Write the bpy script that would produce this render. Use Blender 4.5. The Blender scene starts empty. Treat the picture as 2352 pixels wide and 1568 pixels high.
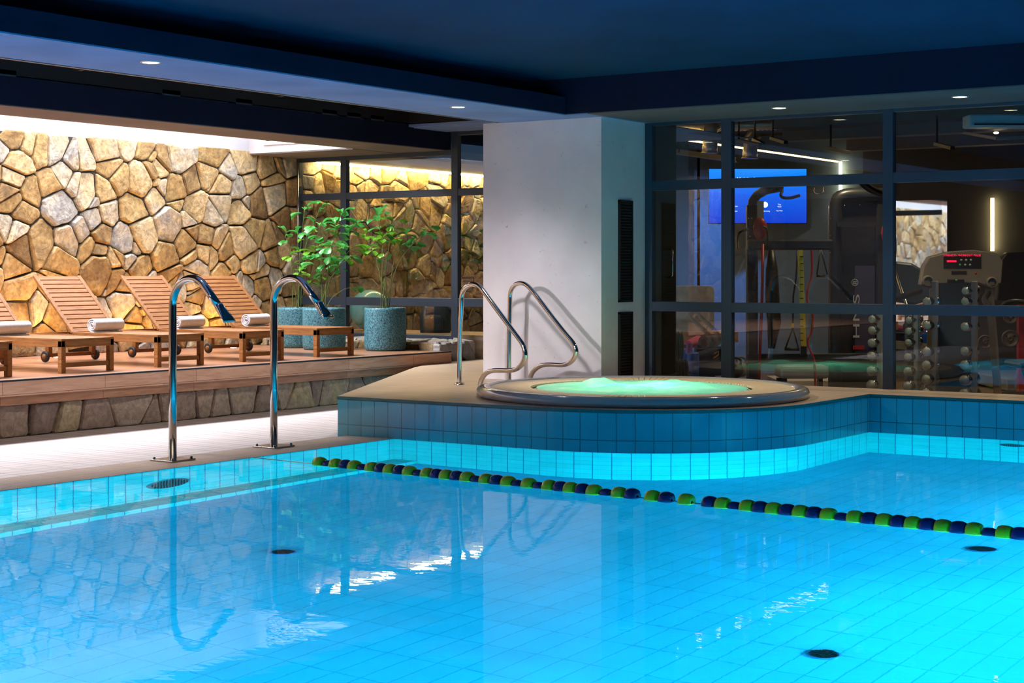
import bpy, bmesh, math, random
from mathutils import Vector, Matrix, noise
PI = math.pi
sc = bpy.context.scene
COL = sc.collection
random.seed(7)

# ------------------------------------------------------------------ camera, light, exposure
CAM_F, CAM_HY, YAW, CAM_H = 3785.0, 626.3, 0.6018, 1.5
cam_data = bpy.data.cameras.new('camera')
cam_data.sensor_width = 36.0
cam_data.lens = CAM_F / 2352 * 36.0
cam_data.shift_y = -(784 - CAM_HY) / 2352
cam_data.clip_start = 0.05
cam = bpy.data.objects.new('camera', cam_data)
COL.objects.link(cam)
cam.location = (0, 0, CAM_H)
cam.rotation_euler = (PI / 2, 0, YAW)
sc.camera = cam

sc.view_settings.view_transform = 'Standard'
sc.view_settings.look = 'None'
sc.view_settings.gamma = 1.0
sc.view_settings.use_curve_mapping = False
sc.view_settings.exposure = 0.0
sc.cycles.use_denoising = True
try:
    sc.cycles.denoiser = 'OPENIMAGEDENOISE'
except Exception:
    pass
sc.cycles.max_bounces = 10
sc.cycles.diffuse_bounces = 5
sc.cycles.glossy_bounces = 5
sc.cycles.transmission_bounces = 6
sc.cycles.transparent_max_bounces = 14
sc.cycles.sample_clamp_indirect = 6.0
sc.cycles.blur_glossy = 0.5

world = bpy.data.worlds.new('world')
sc.world = world
world.use_nodes = True
world.node_tree.nodes['Background'].inputs[0].default_value = (0.02, 0.04, 0.07, 1)
world.node_tree.nodes['Background'].inputs[1].default_value = 1.0


def area_light(name, loc, size, size_y, energy, color, direction=(0, 0, -1), spread=PI, shape='RECTANGLE'):
    d = bpy.data.lights.new(name, 'AREA')
    d.shape = shape
    d.size = size
    if shape in ('RECTANGLE', 'ELLIPSE'):
        d.size_y = size_y
    d.energy = energy
    d.color = color
    d.spread = spread
    o = bpy.data.objects.new(name, d)
    COL.objects.link(o)
    o.location = loc
    zz = -Vector(direction).normalized()
    yy = Vector((0, 1, 0)) if abs(zz.y) < 0.9 else Vector((0, 0, 1))
    xx = yy.cross(zz).normalized()
    yy = zz.cross(xx)
    o.rotation_euler = Matrix((xx, yy, zz)).transposed().to_euler()
    return o


def spot_light(name, loc, energy, color, direction, angle, blend=0.6, r=0.03):
    d = bpy.data.lights.new(name, 'SPOT')
    d.energy = energy
    d.color = color
    d.spot_size = angle
    d.spot_blend = blend
    d.shadow_soft_size = r
    o = bpy.data.objects.new(name, d)
    COL.objects.link(o)
    o.location = loc
    o.rotation_euler = Vector(direction).to_track_quat('-Z', 'Y').to_euler()
    return o


def point_light(name, loc, energy, color, r=0.05):
    d = bpy.data.lights.new(name, 'POINT')
    d.energy = energy
    d.color = color
    d.shadow_soft_size = r
    o = bpy.data.objects.new(name, d)
    COL.objects.link(o)
    o.location = loc
    return o


# daylight falling down the light well above the stone wall
area_light('light_well_daylight', (-14.87, 8.2, 4.42), 0.98, 15.6, 1500, (0.95, 0.93, 1.0), (0.85, 0, -1.0), 2.5)
# added spots without fixtures, brightening the plastered column and the spa
for sx_, sy_, tx_, ty_, tz_, en_ in ((-9.25, 4.5, -9.6, 14.1, 0.85, 2500), (-8.9, 8.56, -9.3, 14.1, 0.5, 300)):
    spot_light('fill_spot', (sx_, sy_, 3.02), en_, (1.0, 0.90, 0.93), (tx_ - sx_, ty_ - sy_, tz_ - 3.02), 0.34 if en_ > 500 else 0.6, 1.0, 0.22)
spot_light('fill_spot', (-9.0, 12.5, 3.0), 330, (1.0, 0.84, 0.60), (1.5, 0.5, -2.5), 1.05, 1.0, 0.06)
# underwater pool lamps on the near and right pool walls
WATER = (0.04, 0.72, 1.0)
for lx, ly in ((-0.98, 8.3), (-0.98, 5.0), (-0.98, 11.6)):
    area_light('pool_lamp', (lx, ly, -0.65), 0.30, 0.30, 260, WATER, (-1, 0.1, -0.40), 2.3, shape='DISK')
for lx, ly in ((-2.6, 2.02), (-5.2, 2.02), (-7.8, 2.02)):
    area_light('pool_lamp', (lx, ly, -0.65), 0.30, 0.30, 260, WATER, (0, 1, -0.40), 2.3, shape='DISK')
# spa lamp under the bubbling water
point_light('spa_lamp', (-7.5, 13.0, 0.14), 26, (0.15, 1.0, 0.62), 0.25)
# uplights set in the wooden platform
for ly in (9.6, 11.1, 12.63, 14.16, 15.49):
    spot_light('deck_uplight', (-15.0, ly, 0.56), 60, (1.0, 0.55, 0.18), (-0.22, 0, 1), 2.5, 1.0, 0.03)
# gym light
for lx, ly, le in ((-6.9, 16.3, 90), (-5.0, 16.0, 110), (-3.6, 17.4, 110), (-6.3, 19.2, 110), (-9.0, 19.6, 70), (-10.5, 21.0, 60), (-13.0, 18.6, 50), (-13.0, 21.0, 50)):
    spot_light('gym_downlight', (lx, ly, 3.15), le, (1.0, 0.78, 0.50), (0, 0.15, -1), 2.2, 1.0, 0.04)
spot_light('gym_blue_fill', (-11.3, 20.8, 2.9), 330, (0.06, 0.40, 1.0), (-0.55, 1, -0.8), 1.5, 1.0, 0.05)  # added unseen spot that tints the gym corner blue
# ceiling downlights over the pool edge and the spa
for dx, dy, de, dt in ((-9.13, 8.56, 130, -0.75), (-9.2, 12.5, 150, -0.75), (-6.75, 14.3, 60, 0), (-5.0, 14.3, 60, 0), (-9.1, 4.5, 60, -0.5), (-3.2, 14.3, 60, 0)):
    spot_light('downlight_beam', (dx, dy, 3.04), de, (1.0, 0.84, 0.64), (dt, 0, -1), 1.7, 0.8, 0.04)


# ------------------------------------------------------------------ pixel measuring helpers
CA, SA = math.cos(YAW), math.sin(YAW)


def ray(u, v):
    a = (u - 1176) / CAM_F
    b = (CAM_HY - v) / CAM_F
    return Vector((a * CA - SA, a * SA + CA, b))


def onY(u, v, y):
    d = ray(u, v)
    return Vector((0, 0, CAM_H)) + d * (y / d.y)


def onX(u, v, x):
    d = ray(u, v)
    return Vector((0, 0, CAM_H)) + d * (x / d.x)


def onZ(u, v, z):
    d = ray(u, v)
    return Vector((0, 0, CAM_H)) + d * ((z - CAM_H) / d.z)


def onF(u, v, F):
    return Vector((0, 0, CAM_H)) + ray(u, v) * F


def onPlane(u, v, p0, n):
    d = ray(u, v)
    o = Vector((0, 0, CAM_H))
    return o + d * ((Vector(p0) - o).dot(Vector(n)) / d.dot(Vector(n)))


# ------------------------------------------------------------------ material helpers
def new_mat(name):
    m = bpy.data.materials.new(name)
    m.use_nodes = True
    nt = m.node_tree
    b = nt.nodes['Principled BSDF']
    return m, nt, b


def N(nt, typ, **kw):
    n = nt.nodes.new(typ)
    for k, v in kw.items():
        if k.startswith('_'):
            setattr(n, k[1:], v)
        else:
            n.inputs[k.replace('__', ' ')].default_value = v
    return n


def ramp(nt, stops):
    r = nt.nodes.new('ShaderNodeValToRGB')
    e = r.color_ramp.elements
    while len(e) < len(stops):
        e.new(0.5)
    for i, (p, c) in enumerate(stops):
        e[i].position = p
        e[i].color = (c[0], c[1], c[2], 1)
    return r


def plain(name, color, rough=0.5, metal=0.0, noise_scale=0, noise_amt=0.15, bump=0.0, bump_scale=60, coat=0.0, spec=None):
    m, nt, b = new_mat(name)
    b.inputs['Base Color'].default_value = (*color, 1)
    b.inputs['Roughness'].default_value = rough
    b.inputs['Metallic'].default_value = metal
    if spec is not None:
        b.inputs['Specular IOR Level'].default_value = spec
    if coat:
        b.inputs['Coat Weight'].default_value = coat
    tc = nt.nodes.new('ShaderNodeTexCoord')
    if noise_scale:
        n = N(nt, 'ShaderNodeTexNoise', Scale=noise_scale, Detail=6.0)
        nt.links.new(tc.outputs['Object'], n.inputs['Vector'])
        lo = tuple(c * (1 - noise_amt) for c in color)
        hi = tuple(min(1, c * (1 + noise_amt)) for c in color)
        r = ramp(nt, [(0.3, lo), (0.7, hi)])
        nt.links.new(n.outputs['Fac'], r.inputs['Fac'])
        nt.links.new(r.outputs['Color'], b.inputs['Base Color'])
    if bump:
        n2 = N(nt, 'ShaderNodeTexNoise', Scale=bump_scale, Detail=4.0)
        nt.links.new(tc.outputs['Object'], n2.inputs['Vector'])
        bp = N(nt, 'ShaderNodeBump', Strength=bump, Distance=0.01)
        nt.links.new(n2.outputs['Fac'], bp.inputs['Height'])
        nt.links.new(bp.outputs['Normal'], b.inputs['Normal'])
    return m


def tiles(name, color, mortar, w, h, gap=0.004, rough=0.3, vary=0.08, ribs=0.0, rib_axis='X', offset=0.0, shift=(0, 0), coat=0.0):
    """Tile pattern on the UV map, which is in metres."""
    m, nt, b = new_mat(name)
    uv = nt.nodes.new('ShaderNodeUVMap')
    mp = N(nt, 'ShaderNodeMapping')
    mp.inputs['Location'].default_value = (shift[0], shift[1], 0)
    nt.links.new(uv.outputs['UV'], mp.inputs['Vector'])
    br = N(nt, 'ShaderNodeTexBrick', Scale=1.0)
    br.offset = offset
    br.inputs['Color1'].default_value = (*[c * (1 - vary) for c in color], 1)
    br.inputs['Color2'].default_value = (*[min(1, c * (1 + vary)) for c in color], 1)
    br.inputs['Mortar'].default_value = (*mortar, 1)
    br.inputs['Mortar Size'].default_value = gap
    br.inputs['Mortar Smooth'].default_value = 0.2
    br.inputs['Brick Width'].default_value = w
    br.inputs['Row Height'].default_value = h
    nt.links.new(mp.outputs['Vector'], br.inputs['Vector'])
    tc = nt.nodes.new('ShaderNodeTexCoord')
    n = N(nt, 'ShaderNodeTexNoise', Scale=3.0, Detail=5.0)
    nt.links.new(tc.outputs['Object'], n.inputs['Vector'])
    mr = N(nt, 'ShaderNodeMapRange')
    mr.inputs['To Min'].default_value = 0.84
    mr.inputs['To Max'].default_value = 1.16
    nt.links.new(n.outputs['Fac'], mr.inputs['Value'])
    mx = nt.nodes.new('ShaderNodeMix')
    mx.data_type = 'RGBA'
    mx.blend_type = 'MULTIPLY'
    mx.inputs['Factor'].default_value = 1
    nt.links.new(br.outputs['Color'], mx.inputs['A'])
    nt.links.new(mr.outputs['Result'], mx.inputs['B'])
    nt.links.new(mx.outputs['Result'], b.inputs['Base Color'])
    b.inputs['Roughness'].default_value = rough
    if coat:
        b.inputs['Coat Weight'].default_value = coat
    inv = N(nt, 'ShaderNodeMath', _operation='SUBTRACT')
    inv.inputs[0].default_value = 1.0
    nt.links.new(br.outputs['Fac'], inv.inputs[1])
    height = inv.outputs[0]
    if ribs:
        wv = N(nt, 'ShaderNodeTexWave', Scale=ribs)
        wv.bands_direction = rib_axis
        nt.links.new(uv.outputs['UV'], wv.inputs['Vector'])
        ad = N(nt, 'ShaderNodeMath', _operation='MULTIPLY_ADD')
        ad.inputs[1].default_value = 0.6
        nt.links.new(wv.outputs['Fac'], ad.inputs[0])
        nt.links.new(height, ad.inputs[2])
        height = ad.outputs[0]
    bp = N(nt, 'ShaderNodeBump', Strength=0.5, Distance=0.003)
    nt.links.new(height, bp.inputs['Height'])
    nt.links.new(bp.outputs['Normal'], b.inputs['Normal'])
    return m


def wood(name, c1, c2, scale=2.0, rough=0.5, axis='X', stretch=12.0, planks=None, plank_gap=(0.05, 0.03, 0.02)):
    m, nt, b = new_mat(name)
    tc = nt.nodes.new('ShaderNodeTexCoord')
    mp = N(nt, 'ShaderNodeMapping')
    s = {'X': (1, stretch, stretch), 'Y': (stretch, 1, stretch), 'Z': (stretch, stretch, 1)}[axis]
    mp.inputs['Scale'].default_value = s
    nt.links.new(tc.outputs['Object'], mp.inputs['Vector'])
    n = N(nt, 'ShaderNodeTexNoise', Scale=scale, Detail=8.0, Distortion=1.2)
    nt.links.new(mp.outputs['Vector'], n.inputs['Vector'])
    r = ramp(nt, [(0.28, c1), (0.72, c2)])
    nt.links.new(n.outputs['Fac'], r.inputs['Fac'])
    out = r.outputs['Color']
    if planks:
        uv = nt.nodes.new('ShaderNodeUVMap')
        br = N(nt, 'ShaderNodeTexBrick', Scale=1.0)
        br.offset = 0.37
        br.inputs['Color1'].default_value = (0.85, 0.85, 0.85, 1)
        br.inputs['Color2'].default_value = (1.12, 1.1, 1.05, 1)
        br.inputs['Mortar'].default_value = (*[p * 4 for p in plank_gap], 1)
        br.inputs['Mortar Size'].default_value = 0.002
        br.inputs['Brick Width'].default_value = planks[0]
        br.inputs['Row Height'].default_value = planks[1]
        nt.links.new(uv.outputs['UV'], br.inputs['Vector'])
        mx = nt.nodes.new('ShaderNodeMix')
        mx.data_type = 'RGBA'
        mx.blend_type = 'MULTIPLY'
        mx.inputs['Factor'].default_value = 1
        nt.links.new(out, mx.inputs['A'])
        nt.links.new(br.outputs['Color'], mx.inputs['B'])
        out = mx.outputs['Result']
    nt.links.new(out, b.inputs['Base Color'])
    b.inputs['Roughness'].default_value = rough
    b.inputs['Specular IOR Level'].default_value = 0.3
    bp = N(nt, 'ShaderNodeBump', Strength=0.15, Distance=0.003)
    nt.links.new(n.outputs['Fac'], bp.inputs['Height'])
    nt.links.new(bp.outputs['Normal'], b.inputs['Normal'])
    return m


def glow(name, color, strength):
    m, nt, b = new_mat(name)
    b.inputs['Base Color'].default_value = (0, 0, 0, 1)
    b.inputs['Emission Color'].default_value = (*color, 1)
    b.inputs['Emission Strength'].default_value = strength
    return m


def stone_mat(name, stops, mottle, scale=5.0, bump=0.6):
    m, nt, b = new_mat(name)
    at = nt.nodes.new('ShaderNodeAttribute')
    at.attribute_name = 'tone'
    r = ramp(nt, stops)
    r.color_ramp.interpolation = 'LINEAR'
    tc = nt.nodes.new('ShaderNodeTexCoord')
    n0 = N(nt, 'ShaderNodeTexNoise', Scale=scale * 0.8, Detail=3.0)
    nt.links.new(tc.outputs['Object'], n0.inputs['Vector'])
    sh = N(nt, 'ShaderNodeMath', _operation='MULTIPLY_ADD')
    sh.inputs[1].default_value = 0.9
    sh.inputs[2].default_value = -0.45
    nt.links.new(n0.outputs['Fac'], sh.inputs[0])
    ad = N(nt, 'ShaderNodeMath', _operation='ADD')
    nt.links.new(at.outputs['Fac'], ad.inputs[0])
    nt.links.new(sh.outputs[0], ad.inputs[1])
    nt.links.new(ad.outputs[0], r.inputs['Fac'])
    n = N(nt, 'ShaderNodeTexNoise', Scale=scale * 3, Detail=9.0, Roughness=0.65, Distortion=0.6)
    nt.links.new(tc.outputs['Object'], n.inputs['Vector'])
    r2 = ramp(nt, [(0.3, (1 - mottle,) * 3), (0.7, (1 + mottle,) * 3)])
    nt.links.new(n.outputs['Fac'], r2.inputs['Fac'])
    mx = nt.nodes.new('ShaderNodeMix')
    mx.data_type = 'RGBA'
    mx.blend_type = 'MULTIPLY'
    mx.inputs['Factor'].default_value = 1
    nt.links.new(r.outputs['Color'], mx.inputs['A'])
    nt.links.new(r2.outputs['Color'], mx.inputs['B'])
    nt.links.new(mx.outputs['Result'], b.inputs['Base Color'])
    b.inputs['Roughness'].default_value = 0.85
    n3 = N(nt, 'ShaderNodeTexNoise', Scale=scale * 1.3, Detail=10.0, Roughness=0.58, Distortion=0.8)
    nt.links.new(tc.outputs['Object'], n3.inputs['Vector'])
    bp = N(nt, 'ShaderNodeBump', Strength=bump, Distance=0.07)
    nt.links.new(n3.outputs['Fac'], bp.inputs['Height'])
    nt.links.new(bp.outputs['Normal'], b.inputs['Normal'])
    return m


def thin_glass(name, tint=(0.93, 0.96, 0.96), ior=1.52, boost=1.0):
    m = bpy.data.materials.new(name)
    m.use_nodes = True
    nt = m.node_tree
    nt.nodes.clear()
    out = nt.nodes.new('ShaderNodeOutputMaterial')
    ge = nt.nodes.new('ShaderNodeNewGeometry')
    mr = N(nt, 'ShaderNodeMapRange')
    mr.inputs['To Min'].default_value = ior
    mr.inputs['To Max'].default_value = 1.0 / ior
    nt.links.new(ge.outputs['Backfacing'], mr.inputs['Value'])
    fr = nt.nodes.new('ShaderNodeFresnel')
    nt.links.new(mr.outputs['Result'], fr.inputs['IOR'])
    tr = N(nt, 'ShaderNodeBsdfTransparent')
    tr.inputs['Color'].default_value = (*tint, 1)
    gl = N(nt, 'ShaderNodeBsdfGlossy', Roughness=0.0)
    gl.inputs['Color'].default_value = (1, 1, 1, 1)
    bo = N(nt, 'ShaderNodeMath', _operation='MULTIPLY')
    bo.use_clamp = True
    bo.inputs[1].default_value = boost
    nt.links.new(fr.outputs['Fac'], bo.inputs[0])
    mx = nt.nodes.new('ShaderNodeMixShader')
    nt.links.new(bo.outputs[0], mx.inputs['Fac'])
    nt.links.new(tr.outputs[0], mx.inputs[1])
    nt.links.new(gl.outputs[0], mx.inputs[2])
    nt.links.new(mx.outputs[0], out.inputs['Surface'])
    return m


def water_mat():
    m = bpy.data.materials.new('pool_water')
    m.use_nodes = True
    nt = m.node_tree
    nt.nodes.clear()
    out = nt.nodes.new('ShaderNodeOutputMaterial')
    g = N(nt, 'ShaderNodeBsdfRefraction', IOR=1.333, Roughness=0.0)
    g.inputs['Color'].default_value = (0.86, 0.98, 1.0, 1)
    gl = N(nt, 'ShaderNodeBsdfGlossy', Roughness=0.0)
    gl.inputs['Color'].default_value = (1, 1, 1, 1)
    fr = N(nt, 'ShaderNodeFresnel', IOR=1.333)
    fm = N(nt, 'ShaderNodeMath', _operation='MULTIPLY')
    fm.inputs[1].default_value = 0.36
    nt.links.new(fr.outputs['Fac'], fm.inputs[0])
    mxs = nt.nodes.new('ShaderNodeMixShader')
    nt.links.new(fm.outputs[0], mxs.inputs['Fac'])
    nt.links.new(g.outputs[0], mxs.inputs[1])
    nt.links.new(gl.outputs[0], mxs.inputs[2])
    tc = nt.nodes.new('ShaderNodeTexCoord')
    mp = N(nt, 'ShaderNodeMapping')
    mp.inputs['Rotation'].default_value = (0, 0, -YAW)
    mp.inputs['Scale'].default_value = (1.0, 1.7, 1.0)
    nt.links.new(tc.outputs['Object'], mp.inputs['Vector'])
    n = N(nt, 'ShaderNodeTexNoise', Scale=4.5, Detail=3.0, Roughness=0.5)
    nt.links.new(mp.outputs['Vector'], n.inputs['Vector'])
    n2 = N(nt, 'ShaderNodeTexNoise', Scale=0.55, Detail=1.0)
    nt.links.new(tc.outputs['Object'], n2.inputs['Vector'])
    mr = N(nt, 'ShaderNodeMapRange')
    mr.inputs['From Min'].default_value = 0.35
    mr.inputs['From Max'].default_value = 0.68
    mr.inputs['To Min'].default_value = 0.25
    mr.inputs['To Max'].default_value = 1.0
    nt.links.new(n2.outputs['Fac'], mr.inputs['Value'])
    mu = N(nt, 'ShaderNodeMath', _operation='MULTIPLY')
    nt.links.new(n.outputs['Fac'], mu.inputs[0])
    nt.links.new(mr.outputs['Result'], mu.inputs[1])
    bp = N(nt, 'ShaderNodeBump', Strength=1.0, Distance=0.0009)
    nt.links.new(mu.outputs[0], bp.inputs['Height'])
    nt.links.new(bp.outputs['Normal'], g.inputs['Normal'])
    nt.links.new(bp.outputs['Normal'], gl.inputs['Normal'])
    nt.links.new(bp.outputs['Normal'], fr.inputs['Normal'])
    nt.links.new(mxs.outputs[0], out.inputs['Surface'])
    return m


def terrazzo():
    m, nt, b = new_mat('speckled_teal_ceramic')
    tc = nt.nodes.new('ShaderNodeTexCoord')
    v = N(nt, 'ShaderNodeTexNoise', Scale=75.0, Detail=4.0, Roughness=0.7)
    nt.links.new(tc.outputs['Object'], v.inputs['Vector'])
    r = ramp(nt, [(0.38, (0.012, 0.012, 0.04)), (0.46, (0.05, 0.17, 0.22)), (0.56, (0.08, 0.30, 0.36)), (0.66, (0.20, 0.46, 0.52))])
    nt.links.new(v.outputs['Fac'], r.inputs['Fac'])
    nt.links.new(r.outputs['Color'], b.inputs['Base Color'])
    b.inputs['Roughness'].default_value = 0.55
    bp = N(nt, 'ShaderNodeBump', Strength=0.5, Distance=0.004)
    nt.links.new(v.outputs['Fac'], bp.inputs['Height'])
    nt.links.new(bp.outputs['Normal'], b.inputs['Normal'])
    return m


def concrete():
    m, nt, b = new_mat('pale_plaster')
    tc = nt.nodes.new('ShaderNodeTexCoord')
    n = N(nt, 'ShaderNodeTexNoise', Scale=2.5, Detail=6.0)
    nt.links.new(tc.outputs['Object'], n.inputs['Vector'])
    r = ramp(nt, [(0.3, (0.72, 0.71, 0.74)), (0.7, (0.82, 0.81, 0.84))])
    nt.links.new(n.outputs['Fac'], r.inputs['Fac'])
    n2 = N(nt, 'ShaderNodeTexNoise', Scale=16.0, Detail=8.0, Roughness=0.7, Distortion=0.5)
    nt.links.new(tc.outputs['Object'], n2.inputs['Vector'])
    r2 = ramp(nt, [(0.63, (1, 1, 1)), (0.72, (0.62, 0.60, 0.62))])
    nt.links.new(n2.outputs['Fac'], r2.inputs['Fac'])
    mx = nt.nodes.new('ShaderNodeMix')
    mx.data_type = 'RGBA'
    mx.blend_type = 'MULTIPLY'
    mx.inputs['Factor'].default_value = 1
    nt.links.new(r.outputs['Color'], mx.inputs['A'])
    nt.links.new(r2.outputs['Color'], mx.inputs['B'])
    nt.links.new(mx.outputs['Result'], b.inputs['Base Color'])
    b.inputs['Roughness'].default_value = 0.6
    bp = N(nt, 'ShaderNodeBump', Strength=0.12, Distance=0.01)
    nt.links.new(n2.outputs['Fac'], bp.inputs['Height'])
    nt.links.new(bp.outputs['Normal'], b.inputs['Normal'])
    return m


def leaf_mat(name, c):
    m, nt, b = new_mat(name)
    tc = nt.nodes.new('ShaderNodeTexCoord')
    n = N(nt, 'ShaderNodeTexNoise', Scale=9.0, Detail=3.0)
    nt.links.new(tc.outputs['Object'], n.inputs['Vector'])
    r = ramp(nt, [(0.3, tuple(x * 0.6 for x in c)), (0.7, tuple(x * 1.3 for x in c))])
    nt.links.new(n.outputs['Fac'], r.inputs['Fac'])
    nt.links.new(r.outputs['Color'], b.inputs['Base Color'])
    b.inputs['Roughness'].default_value = 0.32
    b.inputs['Transmission Weight'].default_value = 0.0
    tl = nt.nodes.new('ShaderNodeBsdfTranslucent')
    nt.links.new(r.outputs['Color'], tl.inputs['Color'])
    mx = nt.nodes.new('ShaderNodeMixShader')
    mx.inputs['Fac'].default_value = 0.35
    nt.links.new(b.outputs[0], mx.inputs[1])
    nt.links.new(tl.outputs[0], mx.inputs[2])
    nt.links.new(mx.outputs[0], nt.nodes['Material Output'].inputs['Surface'])
    return m


def foam_mat():
    m, nt, b = new_mat('bubbling_water')
    tc = nt.nodes.new('ShaderNodeTexCoord')
    n = N(nt, 'ShaderNodeTexNoise', Scale=5.0, Detail=8.0, Roughness=0.6)
    nt.links.new(tc.outputs['Object'], n.inputs['Vector'])
    r = ramp(nt, [(0.35, (0.45, 0.85, 0.72)), (0.65, (0.85, 0.92, 0.84))])
    nt.links.new(n.outputs['Fac'], r.inputs['Fac'])
    nt.links.new(r.outputs['Color'], b.inputs['Base Color'])
    b.inputs['Roughness'].default_value = 0.35
    tl = nt.nodes.new('ShaderNodeBsdfTranslucent')
    nt.links.new(r.outputs['Color'], tl.inputs['Color'])
    mx = nt.nodes.new('ShaderNodeMixShader')
    mx.inputs['Fac'].default_value = 0.6
    nt.links.new(b.outputs[0], mx.inputs[1])
    nt.links.new(tl.outputs[0], mx.inputs[2])
    nt.links.new(mx.outputs[0], nt.nodes['Material Output'].inputs['Surface'])
    return m


M = {}
M['deck'] = tiles('deck_tiles', (0.68, 0.61, 0.60), (0.10, 0.08, 0.075), 0.125, 0.25, 0.004, 0.45, 0.03, ribs=14.0)
M['grate'] = tiles('overflow_grating', (0.74, 0.57, 0.43), (0.34, 0.23, 0.15), 0.30, 0.03, 0.004, 0.5, 0.05)
M['spa_deck'] = tiles('spa_deck_tiles', (0.55, 0.42, 0.30), (0.28, 0.20, 0.14), 0.125, 0.25, 0.003, 0.4, 0.04)
M['teal'] = tiles('teal_tiles', (0.035, 0.33, 0.43), (0.02, 0.10, 0.12), 0.152, 0.235, 0.004, 0.22, 0.05, shift=(0, 0), coat=0.3)
M['teal_dark'] = plain('dark_teal_edge', (0.01, 0.10, 0.10), 0.25)
M['pool_wall'] = tiles('pool_wall_tiles', (0.04, 0.50, 0.49), (0.015, 0.18, 0.26), 0.16, 0.25, 0.005, 0.3, 0.05)
M['pool_floor'] = tiles('pool_floor_tiles', (0.07, 0.46, 0.66), (0.03, 0.34, 0.54), 0.152, 0.39, 0.005, 0.4, 0.03)
M['water'] = water_mat()
M['navy'] = plain('dark_navy_paint', (0.008, 0.014, 0.034), 0.8, spec=0.12, noise_scale=1.2, noise_amt=0.12)
M['soffit'] = plain('pool_tinted_soffit', (0.20, 0.32, 0.58), 0.8, spec=0.15, noise_scale=1.5, noise_amt=0.12)  # blue bounce light of the pool is mixed into this colour
M['ceiling'] = plain('ceiling_navy', (0.005, 0.045, 0.095), 0.8, spec=0.1, noise_scale=0.7, noise_amt=0.2)
M['black'] = plain('black_void', (0.008, 0.008, 0.010), 0.8)
M['duct'] = plain('black_duct', (0.015, 0.018, 0.025), 0.45)
M['white'] = plain('white_render', (0.62, 0.62, 0.65), 0.8, noise_scale=3, noise_amt=0.04)
M['trim'] = plain('pale_metal_trim', (0.7, 0.7, 0.75), 0.3, 0.7)
M['concrete'] = concrete()
M['frame'] = plain('slate_blue_aluminium', (0.035, 0.055, 0.085), 0.45, 0.2)
M['glass'] = thin_glass('window_glass')
M['stone'] = stone_mat('golden_fieldstone', [(0.02, (0.24, 0.145, 0.055)), (0.3, (0.45, 0.30, 0.115)), (0.58, (0.55, 0.41, 0.21)), (0.85, (0.47, 0.41, 0.30)), (1.0, (0.36, 0.34, 0.30))], 0.5)
M['stone_grey'] = stone_mat('grey_fieldstone', [(0.1, (0.26, 0.19, 0.16)), (0.5, (0.40, 0.29, 0.22)), (0.8, (0.42, 0.33, 0.26)), (1.0, (0.46, 0.36, 0.22))], 0.35, 6.0)
M['stone_end'] = stone_mat('grey_blue_stone', [(0.1, (0.34, 0.34, 0.37)), (0.9, (0.55, 0.53, 0.52))], 0.2)
M['mortar'] = plain('dark_mortar', (0.05, 0.04, 0.03), 0.9)
M['platform'] = wood('platform_planks', (0.30, 0.13, 0.07), (0.50, 0.26, 0.15), 2.5, 0.3, 'Y', 10, planks=(1.2, 0.2))
M['fascia'] = wood('fascia_planks', (0.58, 0.31, 0.20), (0.80, 0.50, 0.36), 2.5, 0.55, 'Y', 10, planks=(1.2, 0.4))
M['acacia'] = wood('acacia_wood', (0.18, 0.066, 0.017), (0.37, 0.16, 0.044), 4.0, 0.6, 'X', 10)
M['acacia_y'] = wood('acacia_wood_cross', (0.18, 0.066, 0.017), (0.37, 0.16, 0.044), 4.0, 0.6, 'Y', 10)
M['chrome'] = plain('polished_steel', (0.62, 0.60, 0.58), 0.09, 1.0)
M['steel'] = plain('brushed_steel', (0.45, 0.42, 0.38), 0.25, 1.0)
M['brass'] = plain('brass_bracket', (0.55, 0.42, 0.2), 0.35, 1.0)
M['rubber'] = plain('black_rubber', (0.02, 0.02, 0.02), 0.6)
M['towel'] = plain('white_towel', (0.82, 0.82, 0.86), 0.95, noise_scale=60, noise_amt=0.06, bump=0.8, bump_scale=180)
M['pot'] = terrazzo()
M['soil'] = plain('dark_soil', (0.03, 0.02, 0.012), 0.95, bump=0.8, bump_scale=40)
M['leaf'] = leaf_mat('green_leaf', (0.075, 0.40, 0.075))
M['leaf2'] = leaf_mat('lime_leaf', (0.17, 0.46, 0.03))
M['stem'] = plain('green_stem', (0.14, 0.19, 0.05), 0.5, noise_scale=12, noise_amt=0.3)
M['spa'] = plain('spa_shell', (0.50, 0.50, 0.50), 0.12, coat=0.6)
M['slat'] = plain('cream_slat', (0.88, 0.72, 0.48), 0.5)
M['foam'] = foam_mat()
M['yellow'] = plain('yellow_float', (0.80, 0.66, 0.01), 0.25, coat=0.4)
M['blue'] = plain('navy_float', (0.008, 0.02, 0.14), 0.25, coat=0.4)
M['vent'] = plain('black_vent', (0.012, 0.012, 0.012), 0.4)
M['drain'] = plain('blue_drain', (0.02, 0.12, 0.30), 0.4)
M['inlet'] = plain('green_grey_inlet', (0.02, 0.12, 0.13), 0.4)
M['lamp'] = glow('lamp_glow', (1.0, 0.85, 0.6), 12)
M['uplamp'] = glow('uplight_glow', (1.0, 0.75, 0.35), 14)
M['led'] = glow('led_glow', (1.0, 0.74, 0.32), 22)
M['led_line'] = glow('led_line_glow', (1.0, 0.62, 0.18), 9.0)
M['cove'] = glow('cove_glow', (1.0, 0.70, 0.30), 60)


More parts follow.
